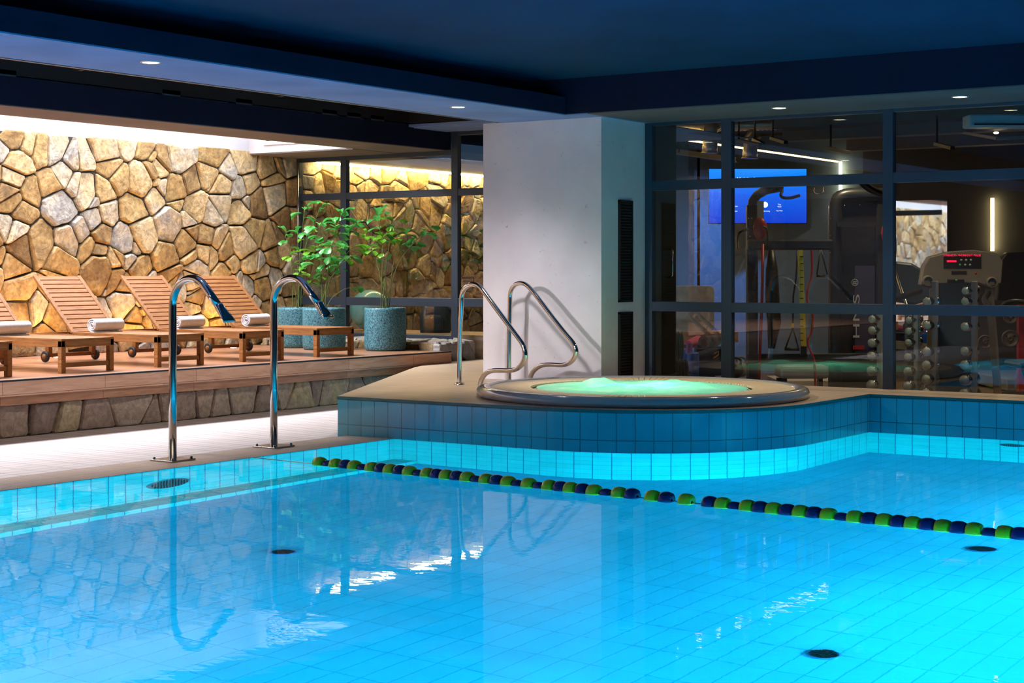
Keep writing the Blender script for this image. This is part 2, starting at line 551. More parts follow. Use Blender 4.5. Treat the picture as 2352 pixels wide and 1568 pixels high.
# ------------------------------------------------------------------ mesh helpers
class MB:
    def __init__(s):
        s.v, s.f, s.uv, s.sm = [], [], [], []

    def add(s, vs, fs, uvs=None, smooth=False):
        o = len(s.v)
        s.v += [tuple(v) for v in vs]
        for i, f in enumerate(fs):
            s.f.append([o + k for k in f])
            s.uv.append(uvs[i] if uvs else None)
            s.sm.append(smooth)
        return s

    def box(s, lo, hi):
        x0, y0, z0 = lo
        x1, y1, z1 = hi
        vs = [(x0, y0, z0), (x1, y0, z0), (x1, y1, z0), (x0, y1, z0), (x0, y0, z1), (x1, y0, z1), (x1, y1, z1), (x0, y1, z1)]
        return s.add(vs, [(0, 3, 2, 1), (4, 5, 6, 7), (0, 1, 5, 4), (1, 2, 6, 5), (2, 3, 7, 6), (3, 0, 4, 7)])

    def bar(s, a, b, w, h, up=(0, 0, 1)):
        a, b = Vector(a), Vector(b)
        d = (b - a).normalized()
        u = Vector(up)
        if abs(d.dot(u)) > 0.98:
            u = Vector((1, 0, 0))
        r = d.cross(u).normalized()
        u = r.cross(d).normalized()
        vs = []
        for p in (a, b):
            for i, j in ((-1, -1), (1, -1), (1, 1), (-1, 1)):
                vs.append(p + r * (w / 2 * i) + u * (h / 2 * j))
        return s.add(vs, [(0, 3, 2, 1), (4, 5, 6, 7), (0, 1, 5, 4), (1, 2, 6, 5), (2, 3, 7, 6), (3, 0, 4, 7)])

    def tube(s, path, r, seg=12, caps=True):
        P = [Vector(p) for p in path]
        R = r if isinstance(r, (list, tuple)) else [r] * len(P)
        t0 = (P[1] - P[0]).normalized()
        ref = Vector((0, 0, 1)) if abs(t0.z) < 0.9 else Vector((1, 0, 0))
        n = t0.cross(ref).normalized()
        vs = []
        for i, p in enumerate(P):
            t = (P[min(i + 1, len(P) - 1)] - P[max(i - 1, 0)]).normalized()
            n = (n - t * n.dot(t)).normalized()
            b = t.cross(n)
            for k in range(seg):
                a = 2 * PI * k / seg
                vs.append(p + (n * math.cos(a) + b * math.sin(a)) * R[i])
        fs = []
        for i in range(len(P) - 1):
            for k in range(seg):
                a, b_ = i * seg + k, i * seg + (k + 1) % seg
                fs.append((a, b_, b_ + seg, a + seg))
        s.add(vs, fs, smooth=True)
        if caps:
            o = len(s.v) - len(vs)
            s.f += [[o + k for k in range(seg)][::-1], [o + (len(P) - 1) * seg + k for k in range(seg)]]
            s.uv += [None, None]
            s.sm += [False, False]
        return s

    def cyl(s, a, b, r, seg=20):
        return s.tube([a, b], r, seg)

    def lathe(s, prof, seg=32, origin=(0, 0, 0), axis='Z', closed=False):
        o = Vector(origin)
        vs = []
        for (r, z) in prof:
            for k in range(seg):
                a = 2 * PI * k / seg
                if axis == 'Z':
                    q = Vector((r * math.cos(a), r * math.sin(a), z))
                elif axis == 'X':
                    q = Vector((z, r * math.cos(a), r * math.sin(a)))
                else:
                    q = Vector((r * math.sin(a), z, r * math.cos(a)))
                vs.append(o + q)
        fs = []
        n = len(prof)
        for i in range(n if closed else n - 1):
            j = (i + 1) % n
            for k in range(seg):
                k2 = (k + 1) % seg
                fs.append((i * seg + k, i * seg + k2, j * seg + k2, j * seg + k))
        return s.add(vs, fs, smooth=True)

    def ball(s, c, rx, ry=None, rz=None, seg=16, rings=10):
        ry = ry or rx
        rz = rz or rx
        c = Vector(c)
        vs = []
        for i in range(rings + 1):
            p = PI * i / rings
            for k in range(seg):
                a = 2 * PI * k / seg
                vs.append(c + Vector((rx * math.sin(p) * math.cos(a), ry * math.sin(p) * math.sin(a), -rz * math.cos(p))))
        fs = [(i * seg + k, i * seg + (k + 1) % seg, (i + 1) * seg + (k + 1) % seg, (i + 1) * seg + k) for i in range(rings) for k in range(seg)]
        return s.add(vs, fs, smooth=True)

    def prism(s, poly, z0, z1, smooth=False):
        n = len(poly)
        vs = [(p[0], p[1], z0) for p in poly] + [(p[0], p[1], z1) for p in poly]
        fs = [tuple(range(n))[::-1], tuple(range(n, 2 * n))] + [(i, (i + 1) % n, n + (i + 1) % n, n + i) for i in range(n)]
        return s.add(vs, fs, smooth=smooth)

    def prismY(s, poly, y0, y1):
        """poly in the xz plane, extruded along y"""
        n = len(poly)
        vs = [(p[0], y0, p[1]) for p in poly] + [(p[0], y1, p[1]) for p in poly]
        fs = [tuple(range(n)), tuple(range(n, 2 * n))[::-1]] + [(i, n + i, n + (i + 1) % n, (i + 1) % n) for i in range(n)]
        return s.add(vs, fs)

    def mesh(s, name, mat, bevel=0.0):
        me = bpy.data.meshes.new(name)
        me.from_pydata(s.v, [], s.f)
        me.validate(clean_customdata=False)
        uvl = me.uv_layers.new(name='UVMap')
        for p in me.polygons:
            own = s.uv[p.index] if p.index < len(s.uv) else None
            nx, ny, nz = (abs(c) for c in p.normal)
            for li, l in enumerate(p.loop_indices):
                v = me.vertices[me.loops[l].vertex_index].co
                if own:
                    uvl.data[l].uv = own[li]
                elif nz >= nx and nz >= ny:
                    uvl.data[l].uv = (v.x, v.y)
                elif nx >= ny:
                    uvl.data[l].uv = (v.y, v.z)
                else:
                    uvl.data[l].uv = (v.x, v.z)
            p.use_smooth = s.sm[p.index] if p.index < len(s.sm) else False
        me.materials.append(mat)
        return me

    def build(s, name, mat, parent=None, bevel=0.0, loc=None):
        me = s.mesh(name, mat)
        o = bpy.data.objects.new(name, me)
        COL.objects.link(o)
        if parent is not None:
            o.parent = parent
        if loc:
            o.location = loc
        if bevel:
            b = o.modifiers.new('bevel', 'BEVEL')
            b.width = bevel
            b.segments = 2
            b.limit_method = 'ANGLE'
        return o


def tag(o, label, cat, group=None, kind=None):
    o['label'] = label
    o['category'] = cat
    if group:
        o['group'] = group
    if kind:
        o['kind'] = kind
    return o


def struct(o, label=None):
    o['kind'] = 'structure'
    if label:
        o['label'] = label
    return o


def thing(name, loc, label, cat, rz=0.0, group=None):
    o = bpy.data.objects.new(name, None)
    COL.objects.link(o)
    o.empty_display_size = 0.1
    o.location = loc
    o.rotation_euler = (0, 0, rz)
    return tag(o, label, cat, group)


def dup(root, loc, rz=None, label=None, group=None):
    def cp(o, parent):
        c = o.copy()
        COL.objects.link(c)
        c.parent = parent
        for ch in kids[o.name]:
            cp(ch, c)
        return c
    kids = {}

    def scan(o):
        kids[o.name] = [x for x in COL.objects if x.parent == o]
        for x in kids[o.name]:
            scan(x)
    scan(root)
    r = cp(root, None)
    r.location = loc
    if rz is not None:
        r.rotation_euler = (0, 0, rz)
    if label:
        r['label'] = label
    if group:
        r['group'] = group
    return r


def arc_pts(cx, cz, r, a0, a1, n=8):
    return [(cx + r * math.cos(a0 + (a1 - a0) * i / n), cz + r * math.sin(a0 + (a1 - a0) * i / n)) for i in range(n + 1)]


def smooth_path(pts, it=2):
    P = [Vector(p) for p in pts]
    for _ in range(it):
        Q = [P[0]]
        for a, b in zip(P[:-1], P[1:]):
            Q.append(a.lerp(b, 0.25))
            Q.append(a.lerp(b, 0.75))
        Q.append(P[-1])
        P = Q
    return P


# ------------------------------------------------------------------ rubble stone faces
def clip(poly, px, py, nx, ny):
    out = []
    n = len(poly)
    for i in range(n):
        a, b = poly[i], poly[(i + 1) % n]
        da = (a[0] - px) * nx + (a[1] - py) * ny
        db = (b[0] - px) * nx + (b[1] - py) * ny
        if da <= 0:
            out.append(a)
        if (da < 0 < db) or (db < 0 < da):
            t = da / (da - db)
            out.append((a[0] + (b[0] - a[0]) * t, a[1] + (b[1] - a[1]) * t))
    return out


def rubble(name, mat, W, Ht, size, to_world, rng, depth=0.06, sx=1.0, gap=0.008, parent=None, size_y=None, smallness=0.35):
    """One mesh of irregular split stones over a W x Ht face; to_world(s, t, n) places a point."""
    size_y = size_y or size
    sites = []
    nx = max(1, int(round(W / size)))
    ny = max(1, int(round(Ht / size_y)))
    for j in range(ny):
        for i in range(nx):
            x = (i + 0.5 + (0.5 if j % 2 else 0) * 0.8 + rng.uniform(-0.5, 0.5)) * W / nx
            y = (j + 0.5 + rng.uniform(-0.46, 0.46)) * Ht / ny
            sites.append((x, y))
            if rng.random() < smallness:
                a = rng.uniform(0, 2 * PI)
                sites.append((x + math.cos(a) * size * 0.5, y + math.sin(a) * size_y * 0.5))
    wts = {q: rng.uniform(0, 1) ** 2 * (size * 0.52) ** 2 for q in sites}
    v, f, tone, smf = [], [], [], []
    for (x, y) in sites:
        if not (-size * .3 < x < W + size * .3 and 0 < y < Ht):
            continue
        poly = [(0, 0), (W, 0), (W, Ht), (0, Ht)]
        near = sorted((q for q in sites if q != (x, y) and abs(q[0] - x) < size * 3.2 and abs(q[1] - y) < size_y * 3.2), key=lambda q: (q[0] - x) ** 2 + (q[1] - y) ** 2)[:16]
        for q in near:
            dx, dy = q[0] - x, q[1] - y
            L = math.hypot(dx, dy)
            if L < 1e-4:
                continue
            kk = 0.5 + (wts[(x, y)] - wts[q]) / (2 * L * L)
            mx_, my_ = x + dx * kk, y + dy * kk
            poly = clip(poly, mx_ - dx / L * gap, my_ - dy / L * gap, dx, dy)
            if len(poly) < 3:
                break
        if len(poly) < 3:
            continue
        cx = sum(p[0] for p in poly) / len(poly)
        cy = sum(p[1] for p in poly) / len(poly)
        R = max(math.hypot(p[0] - cx, p[1] - cy) for p in poly)
        if R < 0.025:
            continue
        # cut corners and roughen the outline
        q = []
        for i in range(len(poly)):
            a, b, c = poly[i - 1], poly[i], poly[(i + 1) % len(poly)]
            la, lc = math.hypot(a[0] - b[0], a[1] - b[1]), math.hypot(c[0] - b[0], c[1] - b[1])
            if la < 1e-4 or lc < 1e-4:
                continue
            ka, kc = min(0.022 / la, 0.3), min(0.022 / lc, 0.3)
            q.append((b[0] + (a[0] - b[0]) * ka, b[1] + (a[1] - b[1]) * ka))
            q.append((b[0] + (c[0] - b[0]) * kc, b[1] + (c[1] - b[1]) * kc))
            if lc > 0.1:
                mxp = (b[0] + c[0]) / 2
                myp = (b[1] + c[1]) / 2
                k = rng.uniform(0.0, 0.05)
                q.append((mxp + (cx - mxp) * k, myp + (cy - myp) * k))
        n = len(q)
        if n < 3:
            continue
        h = depth * rng.uniform(0.7, 1.25)
        tx, ty = rng.uniform(-0.16, 0.16), rng.uniform(-0.16, 0.16)
        fx, fy = rng.uniform(-.3, .3) * R, rng.uniform(-.3, .3) * R
        base = len(v)
        for (sc_, hh, jt) in ((1.0, 0.0, 0), (0.985, 0.55, 0), (0.93, 0.88, 0.003), (0.80, 1.0, 0.0)):
            for p in q:
                X = cx + (p[0] - cx) * sc_ + (fx * (1 - sc_) if sc_ < 0.9 else 0)
                Y = cy + (p[1] - cy) * sc_ + (fy * (1 - sc_) if sc_ < 0.9 else 0)
                hz = h * hh + (tx * (X - cx) + ty * (Y - cy)) * (1 if hh > 0.5 else 0) * min(1, hh) + rng.uniform(-jt, jt)
                v.append(to_world(X, Y, max(0.0, hz)))
        tn = rng.random()
        for r_ in range(3):
            for i in range(n):
                i2 = (i + 1) % n
                f.append((base + r_ * n + i, base + r_ * n + i2, base + (r_ + 1) * n + i2, base + (r_ + 1) * n + i))
                tone.append(tn)
                smf.append(False)
        f.append(tuple(base + 3 * n + i for i in range(n)))
        tone.append(tn)
        smf.append(False)
    me = bpy.data.meshes.new(name)
    me.from_pydata([tuple(p) for p in v], [], f)
    at = me.attributes.new('tone', 'FLOAT', 'FACE')
    at.data.foreach_set('value', tone)
    me.materials.append(mat)
    bm = bmesh.new()
    bm.from_mesh(me)
    bmesh.ops.recalc_face_normals(bm, faces=bm.faces)
    bm.to_mesh(me)
    bm.free()
    o = bpy.data.objects.new(name, me)
    COL.objects.link(o)
    if parent:
        o.parent = parent
    return o


rng = random.Random(21)
WZ = 0.04          # pool water level
FZ = -1.5          # pool floor
SPA_Z = 0.39       # raised spa deck
PZ = 0.53          # wooden platform

# ================================================================== STRUCTURE
# --- long stone wall behind the loungers and on past the window into the gym
WX = -15.46
w = MB().box((WX - 0.2, -3, 0.0), (WX, 24.2, 3.12)).build('wall_left', M['mortar'])
struct(w, 'mortar bed of the golden rubble stone wall')
r = rubble('stone_facing', M['stone'], 27.2, 2.62, 0.35, lambda s, t, n: (WX - 0.01 + n, s - 3.0, 0.52 + t), rng, 0.065, size_y=0.33, smallness=0.5)
r.parent = w
r['label'] = 'golden rubble stones'
# --- light well over the platform
lw = MB().box((WX - 0.12, -3, 3.12), (WX, 16.25, 4.9)).box((WX, 16.25, 3.1), (-13.65, 16.45, 4.9)).box((-13.65, -3, 3.38), (-13.5, 16.45, 4.9)).box((WX, -3.1, 3.1), (-13.65, -3.0, 4.9)).build('wall_light_well', M['white'])
struct(lw)
g = thing('ventilation_grille', (-14.55, 16.245, 3.42), 'white slatted ventilation grille high in the light well above the stone wall', 'vent')
mb = MB()
mb.box((-0.62, -0.02, -0.22), (0.62, 0.0, -0.17)).box((-0.62, -0.02, 0.17), (0.62, 0.0, 0.22)).box((-0.62, -0.02, -0.17), (-0.57, 0, 0.17)).box((0.57, -0.02, -0.17), (0.62, 0, 0.17))
mb.build('grille_frame', M['white'], g)
mb = MB()
for k in range(6):
    mb.bar((-0.57, -0.012, -0.14 + k * 0.056), (0.57, -0.012, -0.14 + k * 0.056), 0.008, 0.034, up=(0, 0.5, 0.85))
mb.build('louver', M['white'], g)
MB().box((-0.57, -0.001, -0.17), (0.57, 0.001, 0.17)).build('grille_backing', M['black'], g)

# --- low soffit and beam over the platform
o = MB().box((-13.65, -3, 3.10), (-12.85, 17.3, 3.37)).box((WX, 16.47, 3.10), (-13.65, 17.3, 3.37)).build('ceiling_beam_platform', M['navy'])
struct(o)
o = MB().box((-13.645, -3, 3.09), (-12.86, 17.25, 3.10)).box((WX, 16.26, 3.085), (-13.645, 17.25, 3.10)).build('ceiling_platform_soffit', plain('taupe_soffit', (0.17, 0.15, 0.15), 0.8, noise_scale=1.5, noise_amt=0.15))
struct(o)
# --- slot with ducts
o = MB().box((-12.9, -3, 3.95), (-9.7, 16.45, 4.0)).box((-12.95, -3, 3.39), (-12.86, 16.45, 3.95)).box((-9.80, -3, 3.30), (-9.7, 16.4, 3.95)).box((-12.9, 16.41, 3.37), (-9.7, 16.5, 3.95)).build('ceiling_slot', M['black'])
struct(o)
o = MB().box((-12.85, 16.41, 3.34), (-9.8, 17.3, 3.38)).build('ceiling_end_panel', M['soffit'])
struct(o)
t = thing('ceiling_duct', (-12.3, 0, 3.60), 'black round air duct running inside the dark ceiling slot', 'duct')
MB().tube([(0, -2, 0), (0, 15.9, 0)], 0.16, 16).build('duct_pipe', M['duct'], t)
for yy in (10.6, 13.4):
    MB().tube([(0, yy, 0), (0, yy + 0.05, 0)], 0.175, 16).build('duct_collar', M['duct'], t)
for k, yy in enumerate((10.2, 12.35, 13.45, 14.9, 15.35, 15.8)):
    b = MB().box((-0.06, -0.13, 0), (0.06, 0.13, 0.065)).build('beam_clip', plain('grey_clip', (0.07, 0.10, 0.13), 0.6) if k == 0 else bpy.data.materials['grey_clip'], loc=(-12.92, yy, 3.37))
    tag(b, ('grey metal clip on top of the platform ceiling beam, ' + ['leftmost of six', 'second of six from the left', 'third of six from the left', 'fourth of six from the left', 'fifth of six from the left', 'rightmost of six'][k]), 'clip', 'clips along the ceiling beam')
# --- main soffit with the downlights
o = MB().box((-9.80, -3, 3.07), (-8.80, 13.75, 3.24)).box((-9.80, -3, 3.24), (-9.05, 13.75, 3.45)).build('ceiling_beam_pool', M['navy'])
struct(o)
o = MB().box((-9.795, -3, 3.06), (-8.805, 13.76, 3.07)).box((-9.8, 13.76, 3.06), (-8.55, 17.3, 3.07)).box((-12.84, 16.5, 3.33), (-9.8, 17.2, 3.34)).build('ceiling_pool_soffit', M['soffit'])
struct(o)
o = MB().box((-9.875, -3, 3.062), (-9.86, 16.4, 3.075)).build('trim_1', M['trim'])
struct(o)
o = MB().box((-9.80, 13.75, 3.07), (3.2, 15.15, 3.45)).build('ceiling_beam_back', M['navy'])
struct(o)
o = MB().box((-8.55, 13.76, 3.06), (3.2, 15.1, 3.07)).build('ceiling_back_soffit', plain('dark_taupe_soffit', (0.11, 0.105, 0.10), 0.75, noise_scale=1.5, noise_amt=0.15))
struct(o)
o = MB().box((-9.2, -3.2, 3.42), (3.2, 13.9, 3.6)).build('ceiling', M['ceiling'])
struct(o)
# --- walls out of view that close the hall
dk = plain('hall_wall_grey', (0.22, 0.22, 0.24), 0.8)
struct(MB().box((WX, -3.3, -0.1), (3.3, -3.1, 4.9)).build('wall_front', dk))
struct(MB().box((3.1, -3.1, -0.1), (3.3, 24.2, 4.9)).build('wall_right', dk))

# --- deck, platform
deck = MB().box((-12.6, -3, -0.25), (-9.75, 17.2, 0.0)).box((-9.75, -3, -0.25), (-9.6, 11.6, 0.003)).build('floor_deck', M['deck'])
struct(deck, 'pale ribbed tile pool deck')
cop = MB()
cop.add([(-9.75, -3, 0.003), (-9.60, -3, 0.041), (-9.05, -3, 0.043), (-9.05, 11.35, 0.043), (-9.60, 11.35, 0.041), (-9.75, 11.35, 0.003), (-9.75, -3, -0.25), (-9.05, -3, -0.25), (-9.05, 11.35, -0.25)], [(0, 1, 4, 5), (1, 2, 3, 4), (0, 6, 7, 2, 1)])
struct(cop.build('floor_overflow_channel', M['grate']))
nd = MB().box((-9.05, -3, -0.2), (3.1, 1.995, 0.043)).box((-0.945, 1.995, -0.2), (3.1, 14.3, 0.043)).build('floor_near_deck', M['deck'])
struct(nd)
pl = MB().box((WX, -3, 0.30), (-12.17, 16.35, PZ)).build('floor_platform', M['platform'])
struct(pl, 'wood plank sun platform')
fa = MB().box((-12.17, -3, 0.385), (-12.14, 16.35, PZ - 0.012)).build('trim_fascia', M['fascia'])
struct(fa, 'wood plank edge of the platform')
struct(MB().box((-12.19, -3, PZ - 0.012), (-12.135, 16.35, PZ + 0.004)).build('trim_platform_edge', plain('black_edge_strip', (0.012, 0.014, 0.022), 0.5)))
pb = MB().box((-13.2, -3, 0.0), (-12.28, 16.3, 0.385)).build('wall_platform_base', M['mortar'])
struct(pb)
r1 = rubble('base_stone_facing', M['stone_grey'], 19.3, 0.30, 0.36, lambda s, t, n: (-12.285 + n, s - 3, t), rng, 0.05, size_y=0.30, smallness=0.15)
r1.parent = pb
r2 = rubble('upper_stone_facing', M['stone_grey'], 19.3, 0.085, 0.26, lambda s, t, n: (-12.285 + n, s - 3, 0.30 + t), rng, 0.035, size_y=0.085, smallness=0.1)
r2.parent = pb
# stub wall at the end of the platform, under the window
sw = MB().box((-15.3, 16.42, 0.0), (-12.42, 17.15, 0.60)).build('wall_window_base', M['mortar'])
struct(sw)
q = rubble('end_stone_facing', M['stone_end'], 0.83, 0.62, 0.22, lambda s, t, n: (-12.43 + n, 16.36 + s, t), rng, 0.07, size_y=0.28)
q.parent = sw
q = rubble('face_stone_facing', M['stone'], 2.9, 0.12, 0.2, lambda s, t, n: (-15.32 + s, 16.425 - n, 0.51 + t), rng, 0.05, size_y=0.12)
q.parent = sw
q = rubble('top_stone_facing', stone_mat('pale_coping_stone', [(0.1, (0.40, 0.36, 0.30)), (0.9, (0.55, 0.50, 0.42))], 0.2), 2.95, 0.80, 0.3, lambda s, t, n: (-15.32 + s, 16.38 + t, 0.60 + n), rng, 0.04, size_y=0.28)
q.parent = sw

# --- raised spa deck with its rounded corner
CX, CY, CR = -7.5, 13.0, 1.65
outline = [(-9.70, 11.35), (-9.05, 11.35)]
na = 22
for i in range(na + 1):
    a = -PI / 2 + (PI / 2) * i / na
    outline.append((CX + CR * math.cos(a), CY + CR * math.sin(a)))
outline += [(-5.85, 14.30), (3.1, 14.30)]
full = outline + [(3.1, 15.0), (-8.6, 15.0), (-8.6, 14.6), (-10.1, 14.6), (-10.1, 17.2), (-12.35, 17.2), (-12.35, 16.3), (-11.9, 15.3)]
hole = [(CX + 1.45 * math.cos(-PI / 2 - 2 * PI * i / 48), CY + 1.45 * math.sin(-PI / 2 - 2 * PI * i / 48)) for i in range(49)]
full = full[:2] + hole + full[1:]
sd = MB().prism(full, SPA_Z - 0.03, SPA_Z).build('floor_spa_deck', M['spa_deck'])
struct(sd, 'beige tiled deck around the spa')
mb = MB()
wall = [(-11.9, 15.3), (-9.70, 11.35)][1:]
pts = outline
S = [0.0]
for a, b in zip(pts[:-1], pts[1:]):
    S.append(S[-1] + math.hypot(b[0] - a[0], b[1] - a[1]))


def band(z0, z1, off=0.0, step=None):
    m_ = MB()
    for i in range(len(pts) - 1):
        a, b = pts[i], pts[i + 1]
        u0, u1 = S[i] + 0.03, S[i + 1] + 0.03
        m_.add([(a[0], a[1], z0), (b[0], b[1], z0), (b[0], b[1], z1), (a[0], a[1], z1)], [(0, 1, 2, 3)],
               [[(u0, z0 - 0.14), (u1, z0 - 0.14), (u1, z1 - 0.14), (u0, z1 - 0.14)]])
    return m_


struct(band(WZ + 0.0005, SPA_Z - 0.014).add([(-9.70, 11.35, -0.02), (-9.05, 11.35, -0.02), (-9.05, 11.35, WZ), (-9.70, 11.35, WZ)], [(0, 1, 2, 3)]).add([(-9.70, 11.35, -0.1), (-9.70, 11.35, SPA_Z - 0.014), (-11.9, 15.3, SPA_Z - 0.014), (-11.9, 15.3, -0.1)], [(0, 1, 2, 3)]).build('wall_spa', M['teal']), 'teal tiled wall of the raised spa deck')
eb = MB()
for i in range(len(pts) - 1):
    a, b = Vector((*pts[i], 0)), Vector((*pts[i + 1], 0))
    d = (b - a).normalized()
    nrm = Vector((d.y, -d.x, 0)) * 0.008
    eb.add([a + nrm + Vector((0, 0, SPA_Z - 0.026)), b + nrm + Vector((0, 0, SPA_Z - 0.026)), b + nrm + Vector((0, 0, SPA_Z)), a + nrm + Vector((0, 0, SPA_Z)), a + Vector((0, 0, SPA_Z)), b + Vector((0, 0, SPA_Z)), a + Vector((0, 0, SPA_Z - .026)), b + Vector((0, 0, SPA_Z - .026))],
           [(0, 1, 2, 3), (3, 2, 5, 4), (6, 7, 1, 0)])
struct(eb.build('trim_spa_edge', M['teal_dark']))

# --- pool basin
pw = MB()
poolpts = [(-9.05, 2.0)] + outline[1:-1] + [(-0.95, 14.30), (-0.95, 2.0)]
sacc = 0
poolpts = [(-9.05, 2.0)] + outline[1:-1] + [(-0.95, 14.30), (-0.95, 2.0)]
for i in range(len(poolpts)):
    a, b = poolpts[i], poolpts[(i + 1) % len(poolpts)]
    L = math.hypot(b[0] - a[0], b[1] - a[1])
    zt = WZ if i not in (0, len(poolpts) - 1, len(poolpts) - 2) else 0.044
    pw.add([(a[0], a[1], FZ), (a[0], a[1], zt), (b[0], b[1], zt), (b[0], b[1], FZ)], [(0, 3, 2, 1)],
           [[(sacc, FZ), (sacc + L, FZ), (sacc + L, zt), (sacc, zt)]])
    sacc += L
struct(pw.build('wall_pool', M['pool_wall']), 'aqua tiled underwater wall of the pool')
struct(MB().add([(p[0], p[1], FZ) for p in poolpts], [tuple(range(len(poolpts)))[::-1]]).build('floor_pool', M['pool_floor']), 'aqua tiled floor of the pool')
led = MB().box((-9.055, 2.0, FZ - 0.01), (-8.80, 11.36, FZ + 0.16)).build('floor_pool_ledge', M['pool_wall'])
struct(led)
wt = MB().add([(p[0] + (0.002 if p[0] < -9 else (-0.002 if p[0] > -1 else 0)), p[1] + (0.002 if p[1] < 2.1 else -0.002), WZ) for p in poolpts], [tuple(range(len(poolpts)))[::-1]])
wo = wt.build('pool_water', M['water'])
tag(wo, 'clear cyan swimming pool water lit from below', 'water', kind='stuff')

# --- column
cb = MB().box((-10.05, 14.1, 0.3), (-8.60, 15.02, 3.065)).build('wall_column', M['concrete'])
struct(cb, 'broad pale plastered column between the two glass walls')
for k, (z0, z1) in enumerate(((1.20, 2.24), (0.42, 1.10))):
    t = thing('air_vent', (-8.60, 14.56, z0), ['tall black louvred vent on the column side, the upper one', 'shorter black louvred vent on the column side, above the spa deck'][k], 'vent', 0, 'black vents on the column')
    hw = 0.135
    h = z1 - z0
    fr = MB().box((0, -hw, 0), (0.022, -hw + 0.022, h)).box((0, hw - 0.022, 0), (0.022, hw, h)).box((0, -hw, 0), (0.022, hw, 0.022)).box((0, -hw, h - 0.022), (0.022, hw, h))
    fr.build('vent_frame', M['vent'], t)
    lv = MB()
    n = int(h / 0.03)
    for i in range(n):
        z = 0.03 + i * (h - 0.06) / (n - 1)
        lv.bar((0.008, -hw + 0.02, z), (0.008, hw - 0.02, z), 0.018, 0.008, up=(0.6, 0, 0.8))
    lv.build('louver', M['vent'], t)
    MB().box((0, -hw + 0.01, 0.01), (0.002, hw - 0.01, h - 0.01)).build('vent_backing', M['black'], t)


# --- glass walls: frame bars as one child part each, panes as one child part
def glazing(name, label, bars, panes):
    t = bpy.data.objects.new(name, None)
    COL.objects.link(t)
    struct(t, label)
    fb = MB()
    for lo, hi in bars:
        fb.box(lo, hi)
    fb.build('window_frame', M['frame'], t, bevel=0.004)
    pb_ = MB()
    for lo, hi in panes:
        pb_.box(lo, hi)
    pb_.build('window_pane', M['glass'], t)
    return t


GY = 15.0
vx = [(-8.60, -8.515), (-7.71, -7.595), (-5.99, -5.885), (-4.20, -4.09), (-2.4, -2.29)]
zb = [(0.30, 0.37), (1.10, 1.20), (2.355, 2.455), (3.03, 3.10)]
bars = [((x0, GY - 0.03, 0.37), (x1, GY + 0.05, 3.07)) for x0, x1 in vx] + [((-8.6, GY - 0.025, z0), (3.1, GY + 0.045, z1)) for z0, z1 in zb[1:]] + [((-8.6, GY - 0.025, 0.33), (3.1, GY + 0.045, 0.375))]
panes = [((-8.55, GY + 0.008, 0.36), (3.1, GY + 0.016, 3.06))]
glazing('window_1', 'slate-framed glass wall between the pool and the gym', bars, panes)
WY = 17.22
vx = [(-15.44, -15.39), (-14.645, -14.545), (-12.765, -12.66), (-11.0, -10.9)]
bars = [((x0, WY - 0.03, 0.37 if i > 1 else 0.62), (x1, WY + 0.05, 3.34 if i > 1 else 3.10)) for i, (x0, x1) in enumerate(vx)]
bars += [((-15.4, WY - 0.025, 2.50), (-10.0, WY + 0.045, 2.59)), ((-15.4, WY - 0.025, 1.06), (-10.0, WY + 0.045, 1.17)), ((-15.4, WY - 0.025, 3.03), (-12.7, WY + 0.045, 3.10)), ((-12.7, WY - 0.025, 3.28), (-10.0, WY + 0.045, 3.345)), ((-15.4, WY - 0.025, 0.62), (-12.66, WY + 0.045, 0.685))]
panes = [((-15.4, WY + 0.008, 0.6), (-12.7, WY + 0.016, 3.05)), ((-12.7, WY + 0.008, 0.37), (-10.0, WY + 0.016, 3.3))]
glazing('window_2', 'slate-framed window beside the stone wall, palms in front of it', bars, panes)
p = MB().cyl((-15.36, WY - 0.09, 0.6), (-15.36, WY - 0.09, 3.03), 0.012, 10).build('corner_rod', M['steel'])
tag(p, 'thin steel rod standing where stone wall meets window', 'rod')

# --- gym shell
gw = plain('gym_wall_dark', (0.05, 0.048, 0.05), 0.75, noise_scale=1.0, noise_amt=0.15)
gb = plain('gym_wall_blue_lit', (0.085, 0.14, 0.24), 0.7, noise_scale=1.0, noise_amt=0.12)  # blue light on this end of the gym is put into the wall colour
struct(MB().box((-9.3, 22.5, -0.1), (3.2, 22.7, 4.0)).build('wall_gym_back', gw))
struct(MB().box((-12.0, 22.5, -0.1), (-9.3, 22.7, 4.0)).build('wall_gym_blue_lit', gb))
struct(MB().box((-15.6, 24.0, -0.1), (-12.0, 24.2, 4.0)).box((-12.05, 22.5, -0.1), (-11.95, 24.1, 4.0)).build('wall_gym_far', gb))
struct(MB().box((-15.5, 17.3, 3.55), (3.2, 24.2, 3.65)).box((-8.6, 15.05, 3.55), (3.2, 17.3, 3.65)).build('ceiling_gym', plain('gym_ceiling_dark', (0.025, 0.024, 0.024), 0.8)))
struct(MB().box((-15.46, 17.3, -0.1), (3.1, 24.1, 0.0)).box((-8.6, 15.06, -0.1), (3.1, 17.3, 0.0)).build('floor_gym', wood('gym_floor', (0.10, 0.06, 0.03), (0.20, 0.12, 0.07), 2, 0.35, 'X', 8)))
struct(MB().box((-10.05, 15.02, 0.0), (-8.62, 15.5, 3.55)).build('wall_gym_side', gw))
struct(MB().box((-15.46, 17.3, 3.06), (-13.9, 24.0, 3.10)).build('ceiling_gym_soffit', plain('lilac_grey_soffit', (0.22, 0.24, 0.34), 0.7)))
for k, (y0, z0) in enumerate(((17.6, 3.18), (20.2, 3.18))):
    struct(MB().box((-8.4, y0, z0), (3.1, y0 + 0.28, 3.55)).build('ceiling_gym_beam', plain('gym_beam', (0.10, 0.09, 0.09), 0.8)))

